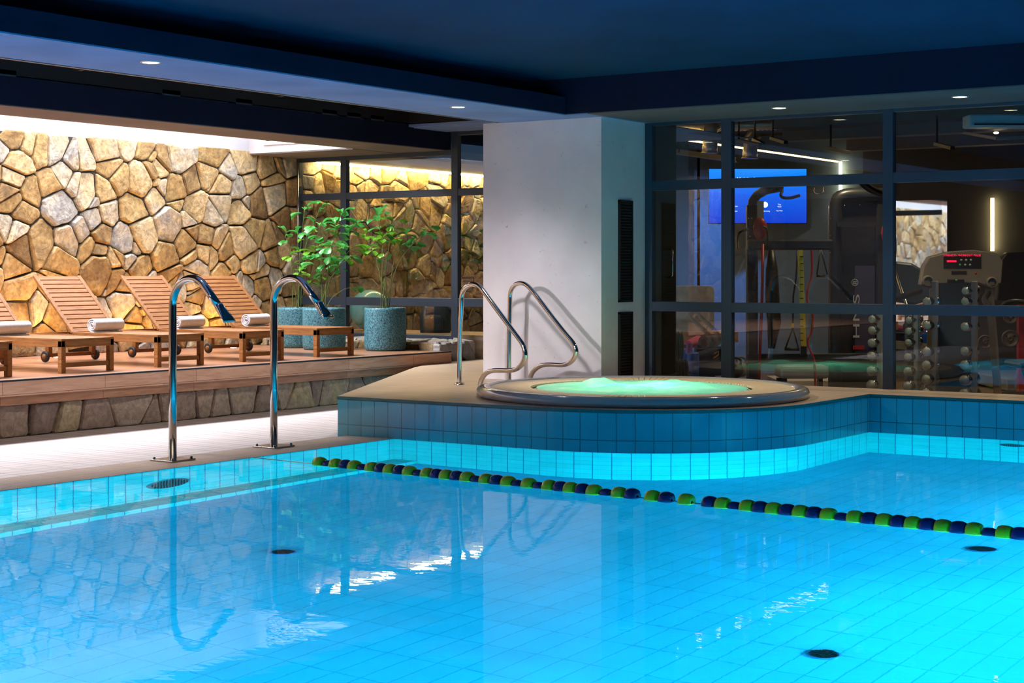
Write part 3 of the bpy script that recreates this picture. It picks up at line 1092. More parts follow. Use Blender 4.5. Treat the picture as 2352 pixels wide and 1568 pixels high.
# ================================================================== THINGS: pool side
# --- downlights
def downlight(x, y, z, label, on=True):
    t = thing('downlight', (x, y, z), label, 'ceiling light', 0, 'round recessed downlights')
    MB().lathe([(0.062, 0.0), (0.075, -0.006), (0.078, 0.0)], 24).build('light_ring', M['trim'], t)
    MB().lathe([(0.0, -0.002), (0.060, -0.002)], 24).build('light_lens', M['lamp'], t)


downlight(-9.13, 8.56, 3.06, 'round recessed downlight in the ceiling strip nearest the upper left corner')
downlight(-9.2, 12.5, 3.06, 'round recessed downlight in the ceiling strip just left of the pale column')
downlight(-6.75, 14.3, 3.06, 'round recessed downlight above the gym glass, over the television')
downlight(-5.0, 14.3, 3.06, 'round recessed downlight above the gym glass at the far right')

# --- uplights in the platform
for k, (ly, lb) in enumerate(((12.63, 'glowing round floor uplight in the platform, leftmost of the three'), (14.16, 'glowing round floor uplight in the platform, just left of the nearer massage spout'), (15.49, 'glowing round floor uplight in the platform, seen between the two massage spouts'))):
    t = thing('floor_uplight', (-15.0, ly, PZ), lb, 'floor light', 0, 'round uplights in the platform')
    MB().lathe([(0.045, 0.004), (0.058, 0.006), (0.062, 0.0)], 24).build('light_ring', M['steel'], t)
    MB().lathe([(0.0, 0.007), (0.046, 0.004)], 24).build('light_lens', M['uplamp'], t)


# --- sun loungers (local +x points to the head end, +y across)
def make_lounger():
    t = thing('sun_lounger', (0, 0, 0), 'slatted acacia sun lounger', 'sun lounger', PI, 'wooden sun loungers on the platform')
    W_ = 0.66
    SH = 0.325
    LEN = 1.98
    HX = 1.30
    for sy in (0, 1):
        y0 = 0.0 if sy == 0 else W_ - 0.045
        MB().box((0.0, y0, SH - 0.075), (LEN, y0 + 0.045, SH - 0.012)).build('side_rail', M['acacia'], t, bevel=0.004)
    MB().box((0.0, 0.045, SH - 0.075), (0.025, W_ - 0.045, SH - 0.012)).build('end_rail', M['acacia_y'], t, bevel=0.003)
    MB().box((LEN - 0.03, 0.045, SH - 0.075), (LEN, W_ - 0.045, SH - 0.012)).build('end_rail', M['acacia_y'], t, bevel=0.003)
    for lx in (0.0, LEN - 0.30):
        for y0 in (0.0, W_ - 0.055):
            zb_ = 0.0 if lx == 0 else 0.075
            MB().box((lx, y0, zb_), (lx + 0.055, y0 + 0.055, SH - (0.012 if lx == 0 else 0.075))).build('leg', M['acacia'], t, bevel=0.004)
    MB().box((0.012, 0.055, 0.055), (0.042, W_ - 0.055, 0.10)).build('stretcher', M['acacia_y'], t, bevel=0.003)
    MB().box((LEN - 0.29, -0.01, 0.055), (LEN - 0.25, W_ + 0.01, 0.095)).build('stretcher', M['acacia_y'], t, bevel=0.003)
    for y0 in (-0.035, W_ + 0.005):
        wh = MB().lathe([(0.0, 0.0), (0.045, 0.0), (0.06, 0.004), (0.062, 0.015), (0.06, 0.028), (0.045, 0.032), (0.0, 0.032)], 20, (LEN - 0.27, y0, 0.063), 'Y')
        o = wh.build('wheel', M['rubber'], t)
        MB().lathe([(0.0, -0.003), (0.030, -0.003), (0.030, 0.035), (0.0, 0.035)], 16, (LEN - 0.27, y0, 0.063), 'Y').build('hub', M['acacia'], o)
    # seat slats
    fr = MB().box((0.0, 0.0, SH - 0.012), (HX, 0.05, SH + 0.008)).box((0.0, W_ - 0.05, SH - 0.012), (HX, W_, SH + 0.008))
    sl = MB()
    n = 20
    for i in range(n):
        x = 0.005 + i * (HX - 0.02) / n
        sl.box((x, 0.052, SH - 0.012), (x + (HX - 0.02) / n - 0.010, W_ - 0.052, SH + 0.006))
    sl.build('seat', M['acacia_y'], t)
    fr.build('seat_frame', M['acacia'], t)
    # backrest raised
    b0 = Vector((HX + 0.01, 0, SH))
    ang = math.radians(44)
    d = Vector((math.cos(ang), 0, math.sin(ang)))
    n_ = Vector((-math.sin(ang), 0, math.cos(ang)))
    L = 0.875
    for y0 in (0.025, W_ - 0.025):
        MB().bar(b0 + Vector((0, y0, 0)), b0 + d * L + Vector((0, y0, 0)), 0.05, 0.024, up=n_).build('backrest_stile', M['acacia'], t, bevel=0.003)
    ss = MB()
    m = 13
    for i in range(m):
        a = b0 + d * (0.035 + (L - 0.05) * i / (m - 1) * 0.975)
        ss.bar(a + Vector((0, 0.05, 0)), a + Vector((0, W_ - 0.05, 0)), 0.052, 0.016, up=n_)
    ss.build('backrest', M['acacia_y'], t)
    for y0 in (0.10, W_ - 0.10):
        MB().tube([b0 + d * 0.40 + Vector((0, y0, -0.02)), (HX + 0.17, y0, SH - 0.04)], 0.004, 8).build('prop_rod', M['brass'], t)
    MB().box((HX + 0.14, 0.045, SH - 0.06), (HX + 0.18, W_ - 0.045, SH - 0.035)).build('prop_bar', M['acacia_y'], t)
    for y0 in (-0.004, W_ - 0.046):
        MB().box((HX - 0.02, y0, SH - 0.03), (HX + 0.06, y0 + 0.05, SH - 0.012)).build('hinge', M['brass'], t)
    return t


LX = -12.56
spots = [(10.045, 'wooden sun lounger at the far left edge, only its foot corner in view'),
         (11.285, 'wooden sun lounger second from the left, its towel and backrest cut by the left edge'),
         (12.53, 'wooden sun lounger whose feet show just behind the nearer massage spout, third from the left'),
         (13.775, 'wooden sun lounger standing fourth from the left, its feet between the two massage spouts'),
         (14.99, 'wooden sun lounger nearest the potted palms, foot end in front of the teal pots')]
proto = make_lounger()
for i, (y, lb) in enumerate(spots):
    o = proto if i == 0 else dup(proto, (0, 0, 0))
    o.location = (LX, y, PZ)
    o['label'] = lb


# --- rolled towels
def spiral_profile(turns, r0, r1, n=60):
    return [(lambda a, r: (r * math.cos(a), r * math.sin(a)))(2 * PI * turns * i / n, r0 + (r1 - r0) * i / n) for i in range(n + 1)]


def make_towel():
    mb = MB()
    R_, L, th = 0.074, 0.40, 0.017
    core = spiral_profile(2.8, 0.014, R_, 84)
    tail = [(R_, -0.0)] 
    x_, z_ = core[-1]
    pathp = core + [(x_ - 0.002, z_ - 0.03), (x_ - 0.0, z_ - 0.055), (x_ + 0.03, z_ - 0.068), (x_ + 0.07, z_ - 0.070)]
    P = [Vector((p[0], 0, p[1])) for p in pathp]
    inner, outer = [], []
    for i, p in enumerate(P):
        tdir = (P[min(i + 1, len(P) - 1)] - P[max(0, i - 1)]).normalized()
        nn = Vector((tdir.z, 0, -tdir.x))
        inner.append(p - nn * th * 0.42)
        outer.append(p + nn * th * 0.42)
    n = len(P)
    ys = [0, 0.008, 0.12, 0.25, L - 0.008, L]
    vs, fs = [], []
    for yi, y in enumerate(ys):
        k = 0.6 if yi in (0, len(ys) - 1) else 1.0
        for a, b in zip(inner, outer):
            c = (a + b) / 2
            wv = 0.002 * math.sin(y * 40)
            vs.append(c + (a - c) * k + Vector((wv, y, 0)))
        for a, b in zip(inner, outer):
            c = (a + b) / 2
            vs.append(c + (b - c) * k + Vector((0, y, 0)))
    st = 2 * n
    for yi in range(len(ys) - 1):
        for i in range(n - 1):
            a = yi * st + i
            fs.append((a, a + 1, a + 1 + st, a + st))
            a = yi * st + n + i
            fs.append((a, a + st, a + 1 + st, a + 1))
        fs.append((yi * st + n - 1, yi * st + 2 * n - 1, (yi + 1) * st + 2 * n - 1, (yi + 1) * st + n - 1))
    for e in (0, len(ys) - 1):
        for i in range(n - 1):
            q_ = (e * st + i, e * st + n + i, e * st + n + i + 1, e * st + i + 1)
            fs.append(q_ if e == 0 else q_[::-1])
    mb.add(vs, fs, smooth=True)
    return mb


tm = make_towel().mesh('rolled_towel', M['towel'])
tl = ['rolled white towel cut by the left edge of the photo', 'rolled white towel left of the nearer massage spout', 'rolled white towel just right of the nearer massage spout post', 'rolled white towel behind the farther massage spout post']
for i, y in enumerate((10.86, 12.12, 13.36, 14.48)):
    o = bpy.data.objects.new('rolled_towel', tm)
    COL.objects.link(o)
    o.location = (LX - 1.13, y, PZ + 0.325 + 0.008 + 0.076)
    o.rotation_euler = (0, 0, 0.05 * (i - 1.5))
    o.location.y -= 0.13
    tag(o, tl[i], 'towel', 'rolled towels on the loungers')


# --- massage spouts
def make_spout(loc, label):
    t = thing('massage_spout', loc, label, 'water spout', 0, 'steel massage spouts on the pool edge')
    pl_ = MB().prism([(-0.125, -0.125), (0.125, -0.125), (0.125, 0.125), (-0.125, 0.125)], 0, 0.012)
    pl_.build('base_plate', M['steel'], t, bevel=0.003)
    for sx_ in (-1, 1):
        for sy_ in (-1, 1):
            MB().lathe([(0, 0.03), (0.008, 0.03), (0.012, 0.024), (0.012, 0.012), (0.014, 0.010)], 10, (sx_ * 0.1, sy_ * 0.1, 0)).build('bolt', M['steel'], t)
    R_ = 0.031
    path = [(0, 0, 0.01), (0, 0, 0.5), (0, 0, 1.0), (0, 0, 1.22)]
    path += [(0.205 + x, 0, 1.235 + z * 1.05) for x, z in arc_pts(0, 0, 0.205, PI, PI * 0.30, 14)]
    e = Vector(path[-1])
    d = Vector((0.60, 0, -0.62)).normalized()
    path += [tuple(e + d * 0.12), tuple(e + d * 0.24)]
    MB().tube(path, R_, 20).build('pole', M['chrome'], t)
    # flattened flared nozzle
    c0 = e + d * 0.235
    secs = [(0.0, 0.032, 0.032), (0.012, 0.037, 0.037), (0.03, 0.037, 0.036), (0.10, 0.052, 0.022), (0.17, 0.066, 0.014), (0.175, 0.060, 0.008)]
    side = Vector((0, 1, 0))
    up = d.cross(side).normalized()
    vs, fs = [], []
    ns = 20
    for (dd, a, b) in secs:
        for k in range(ns):
            an = 2 * PI * k / ns
            ca, sa = math.cos(an), math.sin(an)
            p_ = 0.55 if dd > 0.05 else 1.0
            vs.append(c0 + d * dd + side * a * math.copysign(abs(ca) ** p_, ca) + up * b * math.copysign(abs(sa) ** p_, sa))
    for i in range(len(secs) - 1):
        for k in range(ns):
            fs.append((i * ns + k, i * ns + (k + 1) % ns, (i + 1) * ns + (k + 1) % ns, (i + 1) * ns + k))
    fs.append(tuple(range((len(secs) - 1) * ns, len(secs) * ns)))
    MB().add(vs, fs, smooth=True).build('nozzle', M['chrome'], t)
    return t


s1 = make_spout((-9.43, 9.07, 0.043), 'tall polished steel massage spout on the pool edge, the nearer left one')
s1.scale = (1, 1, 0.975)
dup(s1, (-9.46, 10.25, 0.043), label='tall polished steel massage spout on the pool edge, the farther right one')


# --- grab rails at the spa
def make_rail(post, dirv, pix, label, base2):
    P0 = Vector((post[0], post[1], SPA_Z))
    dv = Vector((dirv[0], dirv[1], 0)).normalized()
    t = thing('grab_rail', P0, label, 'handrail', 0, 'steel grab rails of the spa')
    nrm = Vector((dv.y, -dv.x, 0))
    pts_ = [Vector((0, 0, 0)), Vector((0, 0, 0.4))]
    for u, v in pix:
        q_ = onPlane(u, v, P0, nrm) - P0
        pts_.append(q_)
    P = smooth_path(pts_, 3)
    MB().tube(P, 0.0235, 16).build('rail_tube', M['chrome'], t)
    for c in (Vector((0, 0, 0)),):
        MB().lathe([(0.0, 0.022), (0.040, 0.022), (0.052, 0.012), (0.052, 0.0)], 24, c).build('base_flange', M['steel'], t)
    return t


pixA = [(1060, 700), (1061, 666), (1082, 651), (1101, 656), (1116, 676), (1150, 722), (1186, 770), (1203, 793), (1208, 820), (1196, 842), (1178, 851), (1150, 850), (1126, 851), (1112, 860), (1104, 876), (1102, 890)]
make_rail((-9.70, 13.20), (0.98, -0.2), pixA, 'curved polished steel grab rail at the spa, the left one', None)
pixB = [(1171, 698), (1172, 666), (1186, 650), (1206, 650), (1224, 668), (1258, 714), (1296, 763), (1318, 788), (1325, 808), (1315, 830), (1294, 839), (1264, 836), (1244, 838), (1228, 848), (1219, 862), (1216, 880)]
P2 = onZ(1171, 880, SPA_Z)
make_rail((-9.50, 13.78), (0.98, -0.2), pixB, 'curved polished steel grab rail at the spa, the right one in front of the column', None)

# --- spa
spa = thing('whirlpool_spa', (CX, CY, SPA_Z), 'round sunken whirlpool spa with pale shell rim and bubbling aqua water', 'whirlpool')
MB().lathe([(1.44, 0.0), (1.50, 0.008), (1.505, 0.045), (1.49, 0.075), (1.46, 0.088), (1.41, 0.090), (1.385, 0.082), (1.375, 0.055)], 96).build('shell_rim', M['spa'], spa)
MB().lathe([(1.375, 0.03), (1.02, 0.03), (0.98, 0.055), (0.94, 0.055), (0.90, -0.05), (0.70, -0.35), (0.0, -0.36)], 96).build('shell_basin', M['spa'], spa)
mb = MB()
ns = 132
for k in range(ns):
    a = 2 * PI * k / ns
    ca, sa = math.cos(a), math.sin(a)
    r0, r1 = 1.01, 1.375
    hw0, hw1 = 0.020, 0.0265
    vs = []
    for r_, hw, z in ((r0, hw0, 0.075), (r1, hw1, 0.075), (r0, hw0, 0.055), (r1, hw1, 0.055)):
        for sgn in (-1, 1):
            vs.append((r_ * ca - sgn * hw * sa, r_ * sa + sgn * hw * ca, z))
    mb.add(vs, [(0, 1, 3, 2), (4, 6, 7, 5), (0, 2, 6, 4), (1, 5, 7, 3), (0, 4, 5, 1), (2, 3, 7, 6)])
g_ = mb.build('overflow_grating', M['slat'], spa)
mb = MB()
for r_ in (1.06, 1.30):
    mb.lathe([(r_, 0.05), (r_ + 0.02, 0.05), (r_ + 0.02, 0.062), (r_, 0.062)], 96)
mb.build('grating_ring', M['slat'], g_)
# foam
vs, fs = [], []
NR, NA = 26, 110
for i in range(NR + 1):
    r_ = 0.955 * i / NR
    for k in range(NA):
        a = 2 * PI * k / NA
        x, y = r_ * math.cos(a), r_ * math.sin(a)
        z = 0.075 + 0.018 * noise.noise(Vector((x * 5, y * 5, 0))) + 0.016 * noise.noise(Vector((x * 13, y * 13, 3)))
        for (bx, by, bh, bw) in ((-0.50, 0.05, 0.065, 0.14), (0.30, 0.25, 0.03, 0.26), (0.05, -0.3, 0.03, 0.3), (0.0, 0.5, 0.03, 0.2)):
            z += bh * math.exp(-((x - bx) ** 2 + (y - by) ** 2) / bw ** 2)
        if i > NR - 3:
            z = 0.07 + (z - 0.07) * (NR - i) / 3
        vs.append((x, y, z))
for i in range(NR):
    for k in range(NA):
        k2 = (k + 1) % NA
        fs.append((i * NA + k, i * NA + k2, (i + 1) * NA + k2, (i + 1) * NA + k)[::-1])
MB().add(vs, fs, smooth=True).build('bubbling_water', M['foam'], spa)

# --- lane rope
rope = thing('lane_rope', (-9.04, 9.562, WZ), 'lane rope of yellow and navy floats across the pool', 'lane rope')
ra, rb = Vector((-8.303, 9.509, WZ)), Vector((-2.838, 9.064, WZ))
rd = (rb - ra).normalized()
RO = Vector(rope.location)


def rope_at(u):
    # point of the rope line under the picture column u
    k = (u - 1176) / CAM_F
    dx, dy = k * CA - SA, k * SA + CA
    # (ra + t rd) x (dx,dy) = 0
    t_ = (ra.y * dx - ra.x * dy) / (rd.x * dy - rd.y * dx)
    return ra + rd * t_


beads = [(735, 'y', 1), (752, 'b', 0), (772, 'y', 1), (794, 'b', 1), (815, 'y', 1), (832, 'b', 0), (855, 'y', 1), (876, 'b', 1), (897, 'y', 1), (919, 'b', 1), (941.5, 'y', 1), (960, 'b', 0), (983, 'y', 1), (1004, 'b', 1), (1026, 'y', 1), (1050, 'b', 1), (1074, 'y', 1), (1093.5, 'b', 0), (1118, 'y', 1), (1141.5, 'b', 1), (1168, 'y', 1), (1188, 'b', 0), (1215, 'y', 1), (1237, 'b', 0), (1263, 'y', 1), (1288, 'b', 1), (1312, 'y', 1), (1338.5, 'b', 1), (1365, 'y', 1), (1392, 'b', 0), (1423, 'y', 1), (1452, 'b', 1),
         (1500, 'y', 1), (1531, 'b', 1), (1577, 'y', 1), (1631, 'b', 1), (1661, 'y', 1), (1688, 'b', 0), (1718, 'y', 1), (1747, 'b', 1), (1778, 'y', 1), (1809, 'b', 1), (1840, 'y', 1), (1871, 'b', 1), (1904, 'y', 1), (1934, 'b', 0), (1965, 'y', 1), (1998, 'b', 1), (2032, 'y', 1), (2065, 'b', 1), (2098, 'y', 1), (2132, 'b', 1), (2167, 'y', 1), (2203, 'b', 1), (2239, 'y', 1), (2273, 'b', 0), (2309, 'y', 1), (2344, 'b', 1), (2381, 'y', 1), (2418, 'b', 1), (2456, 'y', 1)]
ang = math.atan2(rd.y, rd.x)


def bead_mesh(r, half, mat, name):
    pr = [(0.012, -half), (r * 0.80, -half), (r * 0.87, -half * 0.93), (r * 0.985, -half * 0.45), (r, 0), (r * 0.985, half * 0.45), (r * 0.87, half * 0.93), (r * 0.80, half), (0.012, half)]
    return MB().lathe(pr, 24, axis='X').mesh(name, mat)


bm_y = bead_mesh(0.056, 0.041, M['yellow'], 'yellow_float')
bm_b = bead_mesh(0.055, 0.040, M['blue'], 'navy_float')
bm_s = bead_mesh(0.037, 0.036, M['blue'], 'navy_spacer')
for u, c, big in beads:
    p = rope_at(u)
    o = bpy.data.objects.new('float', bm_y if c == 'y' else (bm_b if big else bm_s))
    COL.objects.link(o)
    o.parent = rope
    o.location = p - RO + Vector((0, 0, 0.006 if big else 0.004))
    o.rotation_euler = (random.uniform(0, 6), 0, ang)
    o['label'] = 'yellow float' if c == 'y' else ('navy float' if big else 'small navy float')
MB().tube([Vector((0, 0, 0.004)), rope_at(735) - RO, rope_at(1577) - RO + Vector((0, 0, 0.004)), Vector((-0.97, rope_at(2456).y - 0.12, WZ + 0.004)) - RO], 0.004, 8).build('rope_cable', M['steel'], rope)


# --- pool fittings
def round_grate(name, loc, axis, r, mat, label, group):
    t = thing(name, loc, label, 'drain' if 'drain' in name else 'pool inlet', 0, group)
    if axis == 'Z':
        MB().lathe([(0, 0.008), (r * 0.88, 0.012), (r, 0.0)], 32).build('cover', mat, t)
        mb = MB()
        for k in range(-6, 7):
            y = k * r / 7.5
            L = math.sqrt(max(0, (r * .85) ** 2 - y * y))
            mb.box((-L, y - r * 0.02, 0.010), (L, y + r * 0.02, 0.016))
        mb.build('grate_bars', M['black'], t)
    else:
        ax = axis[1]
        s_ = 1 if axis[0] == '+' else -1
        MB().lathe([(0, 0.012 * s_), (r * 0.88, 0.015 * s_), (r, 0.0)], 32, axis=ax).build('cover', mat, t)
        mb = MB()
        for k in range(-6, 7):
            z = k * r / 7.5
            L = math.sqrt(max(0, (r * .85) ** 2 - z * z))
            if ax == 'X':
                mb.box((0.010 * s_ if s_ > 0 else 0.02 * s_, z - r * .02, -L), (0.02 * s_ if s_ > 0 else 0.010 * s_, z + r * .02, L))
            else:
                mb.box((z - r * .02, 0.02 * s_, -L), (z + r * .02, 0.010 * s_, L))
        mb.build('grate_bars', M['black'], t)


def floor_pt(u, v, zf=FZ):
    p = onZ(u, v, WZ)
    h = math.hypot(p.x, p.y)
    inc = math.atan2(h, CAM_H - WZ)
    th = math.asin(math.sin(inc) / 1.333)
    L = math.tan(th) * (WZ - zf)
    return (p.x + p.x / h * L, p.y + p.y / h * L, zf)


round_grate('floor_drain', floor_pt(650, 1268), 'Z', 0.085, M['drain'], 'round dark pool floor drain on the left, between the spout reflections', 'pool floor drains')
round_grate('floor_drain', floor_pt(2257, 1261), 'Z', 0.10, M['drain'], 'round dark pool floor drain just below the right end of the lane rope', 'pool floor drains')
round_grate('floor_drain', floor_pt(1892, 1503), 'Z', 0.085, M['drain'], 'round dark pool floor drain nearest the camera at the lower right', 'pool floor drains')
round_grate('wall_inlet', (-9.05, 8.66, -0.72), '+X', 0.22, M['inlet'], 'large round slotted inlet in the left pool wall below the nearer spout', 'pool wall inlets')
round_grate('wall_inlet', (-4.53, 14.30, -0.33), '-Y', 0.12, M['inlet'], 'round inlet high on the far pool wall at the right edge', 'pool wall inlets')


# --- potted palms
def make_pot(t, r, h):
    MB().lathe([(0.0, 0.01), (r * 0.90, 0.0), (r * 0.975, 0.02), (r, 0.06), (r * 1.0, h - 0.03), (r * 0.985, h), (r * 0.93, h), (r * 0.92, h - 0.05), (0.0, h - 0.05)], 40).build('pot', M['pot'], t)
    MB().lathe([(0.0, h - 0.035), (r * 0.92, h - 0.045)], 30).build('soil', M['soil'], t)


def leaflet(mb, base, d, up, L, Wd, r_, droop=0.35, seg=4, ragged=True):
    """A fishtail leaflet: narrow at its base, widening to a ragged end."""
    d = d.normalized()
    side = d.cross(up)
    if side.length < 1e-3:
        side = Vector((1, 0, 0))
    side.normalize()
    rows = []
    p = base.copy()
    cur = d.copy()
    for i in range(seg + 1):
        tt = i / seg
        wv = Wd * (0.10 + 0.90 * math.sin(min(1.0, tt * 1.02) * PI * (0.5 if ragged else 0.97))) * (1 if ragged or tt < 1 else 0.05)
        nu = side.cross(cur).normalized()
        fold = 0.22 * wv
        l_, c_, r__ = p - side * wv / 2 + nu * fold, p, p + side * wv / 2 + nu * fold
        if ragged and i == seg:
            l_ += cur * L * r_.uniform(-0.22, 0.06)
            r__ += cur * L * r_.uniform(-0.22, 0.12)
            c_ = c_ + cur * L * r_.uniform(0.0, 0.10)
        rows.append((l_, c_, r__))
        cur = (cur + Vector((0, 0, -droop * 1.3 / seg))).normalized()
        p = p + cur * L / seg
    vs = [q for row in rows for q in row]
    fs = []
    for i in range(seg):
        a = i * 3
        fs += [(a, a + 1, a + 4, a + 3), (a + 1, a + 2, a + 5, a + 4)]
    mb.add(vs, fs, smooth=True)


def palm(name, loc, r, h, label, stems, r_):
    """stems: (u, v, spread, leaflets, size, material) targets measured on the plant's own upright plane"""
    t = thing(name, loc, label, 'potted plant', 0, 'speckled teal pots with palms')
    make_pot(t, r, h)
    L0 = Vector(loc)
    F = -loc[0] * SA + loc[1] * CA
    for (u, v, nleaf, Ls, mat, dz) in stems:
        top = onF(u, v, F + dz) - L0
        b = Vector((r_.uniform(-.05, .05), r_.uniform(-.05, .05), h - 0.045))
        mid = b.lerp(top, 0.5) + Vector((0, 0, 0.10 * (top - b).length)) - Vector((top.x, top.y, 0)) * 0.18
        P = smooth_path([b, b.lerp(mid, 0.5) + Vector((0, 0, .03)), mid, mid.lerp(top, 0.6) + Vector((0, 0, .03)), top], 2)
        n = len(P)
        st = MB().tube(P, [0.0075 - 0.005 * i / (n - 1) for i in range(n)], 7).build('stem', M['stem'], t)
        fb = MB()
        out = Vector((top.x, top.y, 0))
        if out.length < 0.05:
            out = Vector((r_.uniform(-1, 1), r_.uniform(-1, 1), 0))
        out.normalize()
        tdir = (P[-1] - P[-4]).normalized()
        for k in range(nleaf):
            fr = 1.0 - 0.42 * (k / nleaf) ** 1.1
            idx = min(n - 1, int(fr * (n - 1)))
            bp_ = P[idx]
            a = k * 2.4 + r_.uniform(-.5, .5)
            dd = tdir * (0.75 if k < 2 else 0.25) + Vector((math.cos(a), math.sin(a), r_.uniform(-0.15, 0.35))) * 0.9
            L = Ls * r_.uniform(0.75, 1.2)
            # short stalk then a leaflet or two
            sp = bp_ + dd.normalized() * L * 0.35
            fb.tube([bp_, sp], 0.0022, 5, caps=False)
            for _ in range(2):
                d2 = dd + Vector((r_.uniform(-.6, .6), r_.uniform(-.6, .6), r_.uniform(-.3, .2)))
                leaflet(fb, sp, d2, Vector((0, 0, 1)), L * 1.15, L * 0.72, r_, droop=0.8)
        fb.build('frond', M[mat], t)
    return t


r_ = random.Random(5)
palm('potted_palm', (-12.98, 16.10, PZ), 0.262, 0.535, 'fishtail palm with one long arching stem in the speckled teal pot nearest the spa', [
    (868, 500, 7, 0.125, 'leaf', 0.0), (905, 512, 6, 0.12, 'leaf2', -0.1), (838, 540, 6, 0.12, 'leaf2', 0.1), (985, 525, 7, 0.12, 'leaf', 0.0), (880, 545, 6, 0.12, 'leaf2', -0.2), (925, 545, 5, 0.11, 'leaf', 0.1), (845, 575, 4, 0.10, 'leaf', 0.2)], r_)
palm('potted_palm', (-13.78, 15.86, PZ), 0.272, 0.525, 'leafy fishtail palm in the middle speckled teal pot behind the lounger', [
    (785, 490, 7, 0.14, 'leaf', 0.0), (735, 520, 7, 0.14, 'leaf', -0.1), (812, 520, 6, 0.13, 'leaf', 0.1), (765, 565, 7, 0.14, 'leaf', -0.3), (815, 565, 6, 0.13, 'leaf2', -0.2), (722, 590, 6, 0.13, 'leaf', -0.1), (805, 590, 6, 0.13, 'leaf', 0.1), (755, 605, 5, 0.12, 'leaf', -0.2), (810, 660, 2, 0.11, 'leaf', -0.1)], r_)
palm('potted_palm', (-14.45, 16.10, PZ), 0.27, 0.52, 'thin upright palm in the speckled teal pot beside the stone wall', [
    (700, 480, 6, 0.13, 'leaf', 0.0), (735, 480, 3, 0.12, 'leaf', 0.0), (655, 540, 4, 0.12, 'leaf', 0.1), (706, 540, 4, 0.10, 'leaf2', 0.1), (730, 570, 4, 0.12, 'leaf2', 0.0), (668, 585, 4, 0.10, 'leaf2', 0.0), (688, 625, 5, 0.09, 'leaf2', -0.1), (722, 640, 4, 0.09, 'leaf2', 0.0)], r_)

# ================================================================== THINGS: seen through the left window
t = thing('exercise_ball', onZ(850, 760, 0.62) * 0 + Vector((-14.55, 18.05, 0.62)), 'large aqua exercise ball behind the window, between two potted palms', 'exercise ball')
bp0 = onY(850, 712, 18.05)
t.location = (bp0.x, 18.05, bp0.z - 0.29)
mball = plain('aqua_ball_rubber', (0.10, 0.42, 0.42), 0.25, coat=0.4)
MB().ball((0, 0, 0.29), 0.29, seg=36, rings=24).build('ball', mball, t)
mb = MB()
for k in range(-4, 5):
    z = k * 0.03
    r0 = math.sqrt(0.29 ** 2 - z * z)
    mb.lathe([(r0 - 0.002, z - 0.003), (r0 + 0.0015, z), (r0 - 0.002, z + 0.003)], 36, (0, 0, 0.29), 'X')
mb.build('rib_lines', mball, t)
bz = t.location.z
lg = MB().box((-15.4, 17.45, 0.0), (-11.2, 18.6, bz)).build('floor_gym_ledge', wood('ledge_wood', (0.35, 0.2, 0.1), (0.5, 0.3, 0.18), 2, 0.5, 'X', 8))
struct(lg)
# backpack
t = thing('backpack', (onY(1000, 760, 17.95).x, 17.95, bz), 'black backpack with shoulder straps behind the window, right of the palms', 'backpack', YAW)
cloth = plain('black_nylon', (0.012, 0.013, 0.018), 0.55, bump=0.5, bump_scale=30)
mb = MB()
prof = [(0.205, 0.0), (0.215, 0.06), (0.21, 0.20), (0.185, 0.32), (0.13, 0.40), (0.05, 0.43), (0.0, 0.43)]
vs, fs = [], []
nn_ = 28
for (r0, z) in prof:
    for k in range(nn_):
        a = 2 * PI * k / nn_
        ca, sa = math.cos(a), math.sin(a)
        vs.append((r0 * math.copysign(abs(ca) ** 0.6, ca), r0 * 0.62 * math.copysign(abs(sa) ** 0.7, sa), z))
for i in range(len(prof) - 1):
    for k in range(nn_):
        fs.append((i * nn_ + k, i * nn_ + (k + 1) % nn_, (i + 1) * nn_ + (k + 1) % nn_, (i + 1) * nn_ + k))
mb.add(vs, fs, smooth=True)
mb.build('bag_body', cloth, t)
vs, fs = [], []
for (r0, z) in [(0.12, 0.03), (0.14, 0.06), (0.14, 0.18), (0.11, 0.24), (0.0, 0.25)]:
    for k in range(nn_):
        a = 2 * PI * k / nn_
        ca, sa = math.cos(a), math.sin(a)
        vs.append((r0 * math.copysign(abs(ca) ** 0.5, ca) - 0.03, -0.12 + r0 * 0.35 * math.copysign(abs(sa) ** 0.7, sa), z))
for i in range(4):
    for k in range(nn_):
        fs.append((i * nn_ + k, i * nn_ + (k + 1) % nn_, (i + 1) * nn_ + (k + 1) % nn_, (i + 1) * nn_ + k))
MB().add(vs, fs, smooth=True).build('front_pocket', cloth, t)
MB().tube([(0.10, 0, 0.38), (0.20, 0, 0.32), (0.265, 0, 0.18), (0.27, 0, 0.02)], 0.022, 8).build('shoulder_strap', cloth, t)
MB().tube([(-0.05, 0, 0.42), (-0.02, 0, 0.46), (0.03, 0, 0.46), (0.06, 0, 0.42)], 0.008, 8).build('carry_handle', cloth, t)
MB().box((-0.055, -0.176, 0.20), (-0.030, -0.170, 0.222)).build('buckle', M['trim'], t)
# glowing cove along the top of the stone wall in the gym
c = MB().box((-15.35, 17.5, 3.035), (-15.28, 23.9, 3.055)).build('led_cove_light', M['cove'])
tag(c, 'warm glowing light strip along the top of the stone wall behind the window', 'light strip')


# ================================================================== THINGS: gym behind the glass
def Q(root, F0, z0=0.0):
    """Local (right, depth, up) coordinates of a picture point at distance F, for a root at column u and distance F0."""
    R0 = (root - 1176) / CAM_F * F0

    def q(u, v, F=None):
        F = F0 if F is None else F
        return Vector(((u - 1176) / CAM_F * F - R0, F - F0, CAM_H + (CAM_HY - v) / CAM_F * F - z0))
    return q


def gthing(name, u, F, label, cat, z0=0.0, group=None):
    p = onF(u, CAM_HY, F)
    return thing(name, (p.x, p.y, z0), label, cat, YAW, group), Q(u, F, z0)


